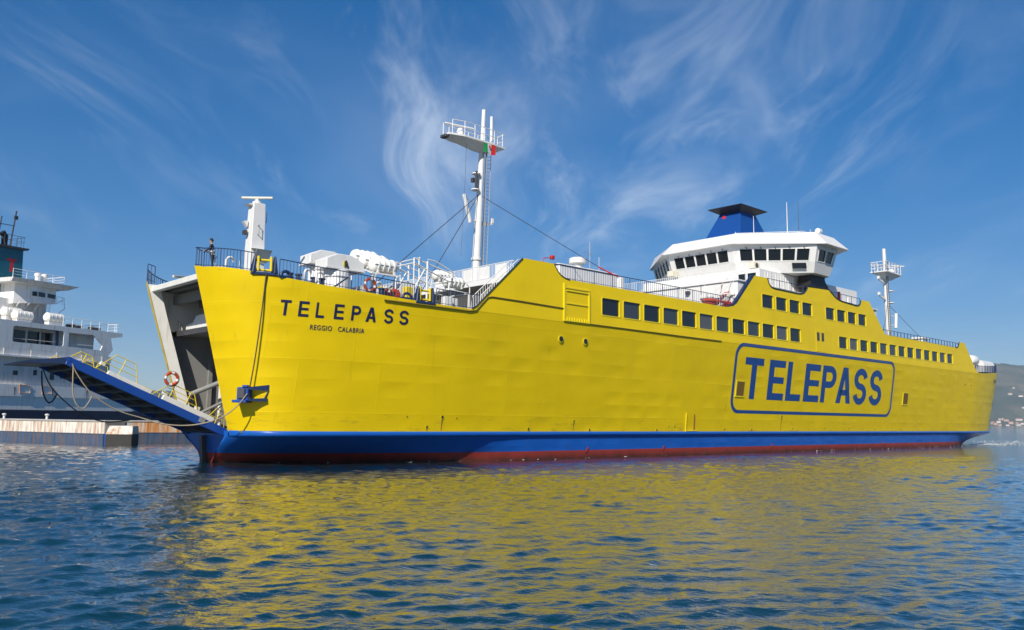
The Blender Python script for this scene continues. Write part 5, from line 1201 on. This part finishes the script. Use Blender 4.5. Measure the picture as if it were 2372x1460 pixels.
for x in (-6.6, -4.9, -3.2): 
    o = sb(x + .7, x + 2.05, 1.5, 1.62, 10.5, 11.95).build('promenade_window', 'pane', pw)
mb = MB(); mb.tube([sp3(-12.6, .05, 10.85), sp3(4.2, .05, 10.85)], .03, 5); mb.build('promenade_rail', 'ship_grey', SHIP)
sb(XL, 7.2, .1, 13, 12.35, 12.75).build('boat_deck', 'ship_grey', SHIP)
sb(-1.9, -1.6, -.06, .1, 9.8, 12.4).build('plate_seam', 'ship_navy', SHIP)
# superstructure, wheelhouse with overhanging roof
sb(XL, -3.3, 3.6, 11, 12.75, 15.6).build('deck_house', 'ship_white', SHIP, bevel=.03)
sb(-3.4, .0, 4.4, 11, 12.75, 15.6).build('deck_house', 'ship_grey', SHIP, bevel=.03)
wh = MB(); wh.add([sp3(*p) for p in ((-5.3, 3.0, 15.0), (-2.7, 2.4, 15.35), (.1, 3.0, 15.6), (.1, 10, 15.6), (-5.3, 10, 15.0), (-5.2, 3.0, 17.3), (-2.8, 2.4, 17.3), (.05, 3.0, 17.3), (.05, 10, 17.3), (-5.2, 10, 17.3))],
    [(0, 1, 2, 3, 4), (5, 6, 7, 8, 9), (0, 1, 6, 5), (1, 2, 7, 6), (2, 3, 8, 7), (3, 4, 9, 8), (4, 0, 5, 9)]); wh = wh.build('wheelhouse', 'ship_white', SHIP)
def panel(name, a, b, z0, z1, y0, y1): MB().hexa([sp3(a, y0 - .05, z0), sp3(b, y1 - .05, z0), sp3(b, y1 + .1, z0), sp3(a, y0 + .1, z0), sp3(a, y0 - .05, z1), sp3(b, y1 - .05, z1), sp3(b, y1 + .1, z1), sp3(a, y0 + .1, z1)]).build(name, 'pane', wh)
panel('wheelhouse_window', -3.35, -2.85, 16.1, 16.6, 2.52, 2.42); panel('wheelhouse_window', -2.65, -1.65, 16.12, 16.62, 2.42, 2.64); panel('wheelhouse_window', -1.25, .0, 16.18, 16.64, 2.74, 2.98)
mb = MB(); mb.hexa([sp3(-6.5, 1.9, 17.3), sp3(1.0, 2.2, 17.3), sp3(1.0, 11, 17.3), sp3(-6.5, 11, 17.3), sp3(-6.5, 1.6, 17.75), sp3(2.2, 1.8, 17.85), sp3(2.2, 11, 17.85), sp3(-6.5, 11, 17.75)]); mb.build('wheelhouse_roof', 'ship_grey', SHIP)
rail([sp3(-6.0, 2.4, 17.78), sp3(.75, 2.6, 17.85), sp3(.75, 8, 17.85)], 1.15, 'ship_white', SHIP, name='roof_rail', sp=1.9, pe=1, mid=(.4, .7), low=False, topr=.035)
for x in (-2.2, -1.3):
    mb = MB(); mb.lathe([(.28, 0), (.28, .8), (.38, .85), (.38, 1.2), (.1, 1.3)], sp3(x, 3.4, 17.8), 'z', 12); mb.build('roof_vent', 'ship_white', SHIP, smooth=40)
rail([sp3(-.9, .3, 12.75), sp3(3.2, .3, 12.75), sp3(7.1, .3, 12.75), sp3(7.1, 8, 12.75)], 1.25, 'ship_white', SHIP, name='deck_rail', sp=1.4, pe=1, mid=(.33, .66), low=False, topr=.035)
rail([sp3(.2, 3, 15.6), sp3(1.4, 3.2, 15.6)], 1.0, 'ship_grey', SHIP, name='wing_rail', sp=1.0, pe=1, mid=(.5,), low=False)
for x, y in ((1.0, 1.5), (2.2, 1.8), (4.2, 1.6), (5.2, 2.2)): sb(x, x + .8, y, y + .7, 12.75, 13.35).build('deck_gear', 'steel_dark', SHIP)
# funnel, its cap, pipes and lattice mast
fz = MB(); fz.hexa([sp3(-9.5, 5, 12.75), sp3(-2.75, 5, 12.75), sp3(-2.75, 10, 12.75), sp3(-9.5, 10, 12.75), sp3(-8.6, 5.6, 21.5), sp3(-2.55, 5.6, 21.7), sp3(-2.55, 9.4, 21.7), sp3(-8.6, 9.4, 21.5)]); fz = fz.build('funnel', 'teal', SHIP, bevel=.05)
mb = MB(); mb.hexa([sp3(-8.6, 5.3, 21.5), sp3(-2.2, 5.3, 21.7), sp3(-2.2, 9.6, 21.7), sp3(-8.6, 9.6, 21.5), sp3(-8.6, 5.3, 21.75), sp3(-2.0, 5.3, 21.95), sp3(-2.0, 9.6, 21.95), sp3(-8.6, 9.6, 21.75)]); mb.build('funnel_platform', 'steel_dark', fz)
for x in (-5.4, -4.0): MB().tube([sp3(x, 7, 21.8), sp3(x, 7, 23.2), sp3(x - .4, 7, 23.6)], .42, 10).build('exhaust_pipe', 'black', fz, smooth=40)
rail([sp3(-8.4, 5.4, 21.9), sp3(-2.6, 5.4, 22.0), sp3(-2.6, 9, 22.0)], 1.3, 'steel_dark', fz, name='funnel_rail', sp=.9, pe=1, mid=(.5,), low=False)
mb = MB(); mb.tube([sp3(-4.0, 6, 22), sp3(-3.55, 6, 26.2)], .09, 6); mb.tube([sp3(-5.6, 6, 22), sp3(-5.3, 6, 25.2)], .07, 6); mb.tube([sp3(-5.6, 6, 24.3), sp3(-3.7, 6, 24.4)], .05, 5); mb.box(*sorted((-3.75 * KS, -3.35 * KS)), 5.9 * KS, 6.1 * KS, zs(25.2), zs(25.6)); mb.build('signal_mast', 'steel_dark', fz)
mb = MB(); q = lambda a, b: (-4.35 + a, b)
for x0_, x1_, z0_, z1_ in ((-4.55, -3.35, 20.15, 20.45), (-4.15, -3.75, 18.9, 20.15)): mb.hexa([sp3(x0_ - .1, 4.99 + (z0_ - 12.75) * .068, z0_), sp3(x1_ - .1, 4.99 + (z0_ - 12.75) * .068, z0_), sp3(x1_ - .1, 5.2 + (z0_ - 12.75) * .068, z0_), sp3(x0_ - .1, 5.2 + (z0_ - 12.75) * .068, z0_), sp3(x0_, 4.99 + (z1_ - 12.75) * .068, z1_), sp3(x1_, 4.99 + (z1_ - 12.75) * .068, z1_), sp3(x1_, 5.2 + (z1_ - 12.75) * .068, z1_), sp3(x0_, 5.2 + (z1_ - 12.75) * .068, z1_)])
mb.build('funnel_letter', 'red', fz)
def raft2(x, y, z, label):
    p = Matrix.Translation(SHIP.location) @ Matrix.Rotation(A2, 4, 'Z') @ Vector(sp3(x, y, z))
    e = empty('life_raft', p, A2); r, l = .62, 2.3
    mb = MB(); mb.lathe([(.02, -l / 2 - .15), (r * .7, -l / 2 - .1), (r, -l / 2 + .1), (r, l / 2 - .1), (r * .7, l / 2 + .1), (.02, l / 2 + .15)], (0, 0, 0), 'x', 16); mb.build('canister_shell', 'raft_white', e, smooth=40)
    for k in range(3): q_ = -.7 + .6 * k; mb = MB(); mb.lathe([(r, q_ - .05), (r + .05, q_), (r, q_ + .05)], (0, 0, 0), 'x', 16); mb.build('rib_band', 'steel', e)
    MB().box(-1.0, 1.0, -.4, .4, -r - .35, -r + .1).build('cradle', 'ship_white', e)
    tag(e, label, 'life raft', 'life rafts on the moored ship')
raft2(-4.8, 1.9, 13.6, 'white life raft canister on the moored ship, nearer the teal funnel, in front'); raft2(-5.3, 3.0, 13.95, 'white life raft canister on the moored ship, behind and above the one by the funnel'); raft2(-1.15, 1.5, 13.75, 'larger-looking white life raft canister on the moored ship, right below the wheelhouse window')
# doors, portholes, pipes and ladders on its upper works
for x in (-11.0, -8.6, -7.0): sb(x, x + .45, 3.52, 3.6, 13.9, 14.45).build('porthole', 'pane', SHIP)
sb(-6.0, -5.3, 3.5, 3.6, 12.8, 14.7).build('house_door', 'ship_grey', SHIP, bevel=.03)
sb(-2.2, -1.5, 4.3, 4.4, 12.8, 14.6).build('house_door', 'ship_grey', SHIP, bevel=.03)
for x, y, z0_, z1_ in ((-3.0, 4.2, 12.8, 15.4), (-1.0, 4.2, 12.8, 15.5), (-4.4, 3.4, 12.8, 15.2), (.6, 2.6, 12.8, 14.1)): MB().tube([sp3(x, y, z0_), sp3(x, y, z1_)], .07, 6).build('vent_pipe', 'ship_white', SHIP)
mb = MB(); ladder(mb, sp3(-.3, 4.1, 12.8), sp3(-.3, 3.6, 15.5), .5, (1, 0, 0), r=.03); mb.build('house_ladder', 'ship_grey', SHIP)
for k in range(3): mb = MB(); mb.tube([sp3(-4.9 + 1.2 * k, 2.4, 15.2), sp3(-4.6 + 1.2 * k, 3.9, 14.2)], .06, 5); mb.build('wheelhouse_bracket', 'ship_white', SHIP)
mb = MB(); mb.tube([sp3(.2, 2.9, 15.7), sp3(1.1, 2.9, 16.3), sp3(1.3, 2.9, 15.2), sp3(.3, 2.9, 14.4)], .05, 5); mb.build('wing_davit', 'ship_grey', SHIP)
for x in (-12.2, -10.6): sb(x, x + .9, 1.5, 1.62, 10.5, 11.95).build('promenade_window', 'pane', pw)
sb(.4, 1.2, 1.5, 1.62, 9.8, 11.8).build('promenade_door', 'ship_grey', pw)
for x in (-8.2, -5.0, -1.8, 1.5, 4.4): MB().tube([sp3(x, -.2, 9.7), sp3(x, -.2, 9.0), sp3(x, -.05, 8.8)], .05, 5).build('drain_pipe', 'ship_grey', SHIP)
for x, z, l in ((-6.6, 5.6, .9), (-2.0, 5.7, .8), (2.6, 5.6, 1.0), (-8.4, 8.6, 1.3), (-4.0, 8.7, 1.0), (1.2, 8.7, 1.5)): MB().quad(sp3(x, -.135 if z < 6 else .24, z), sp3(x + .16, -.135 if z < 6 else .24, z), sp3(x + .11, -.135 if z < 6 else .24, z - l), sp3(x + .05, -.135 if z < 6 else .24, z - l)).build('rust_run', 'rust', SHIP)
# hull fittings on the grey side
for x, z, w_, h_ in ((-.8, 6.8, .7, 1.2), (-2.1, 6.6, .5, .9), (-6.6, 6.9, .5, .5), (-4.2, 7.0, .4, .6)): sb(x, x + w_, .17, .26, z, z + h_).build('hull_recess', 'steel_dark', SHIP)
for x in (-6.0, -3.3): mb = MB(); mb.tube([sp3(x, -.15, 5.9), sp3(x + 1.2, -.15, 5.8), sp3(x + 1.3, -.15, 5.0), sp3(x + .1, -.15, 4.95), sp3(x, -.15, 5.9)], .05, 5); mb.build('fender_frame', 'quay_rust', SHIP)

# ------- foam flecks along the waterline and in the wake astern
rf = random.Random(3); mb = MB()
def fleck(x, y, r, st_):
    n = 7; p = FM @ Vector((x, y, 0)); a0 = rf.uniform(0, 6); ca, sa = cos(radians(42.5)), sin(radians(42.5)); vs = []
    for k in range(n):
        a = 2 * pi * k / n; rr = r * rf.uniform(.5, 1.2); u_, v_ = rr * cos(a) * st_, rr * sin(a) * .5
        vs.append((p.x + u_ * ca - v_ * sa, p.y + u_ * sa + v_ * ca, rf.uniform(.035, .07)))
    mb.add(vs, [tuple(range(n))])
for k in range(60):
    x = rf.choice((rf.uniform(6, 30), rf.uniform(30, 112), rf.uniform(60, 115))); fleck(x, yb(x, 2.0) * (1 - .86 * max(0, 1 - x / 24) ** 1.6) - abs(rf.gauss(0, .35)) - .05, rf.uniform(.03, .11), rf.uniform(1.2, 3))
for k in range(520):
    t = rf.random() ** 1.5; x = 114 + 46 * t; fleck(x, rf.gauss(-2 - 5 * (1 - t), 1.2 + 3.5 * t), rf.uniform(.08, .35), rf.uniform(1.5, 4))
struct(mb.build('foam', 'foam', fix=False), 'stuff')

# ================================================================== air between here and the far shore
mt = bpy.data.materials.new('haze'); mt.use_nodes = True; nt = mt.node_tree; nt.nodes.clear()
ov = node(nt, 'ShaderNodeOutputMaterial'); pv = node(nt, 'ShaderNodeVolumePrincipled')
pv.inputs['Color'].default_value = (0.60, 0.78, 1.0, 1); pv.inputs['Density'].default_value = 7e-5
nt.links.new(pv.outputs[0], ov.inputs['Volume']); M['haze'] = mt
hz = MB().box(-4200, 4600, -150, 6300, -4, 520).build('haze', 'haze'); struct(hz, 'stuff')
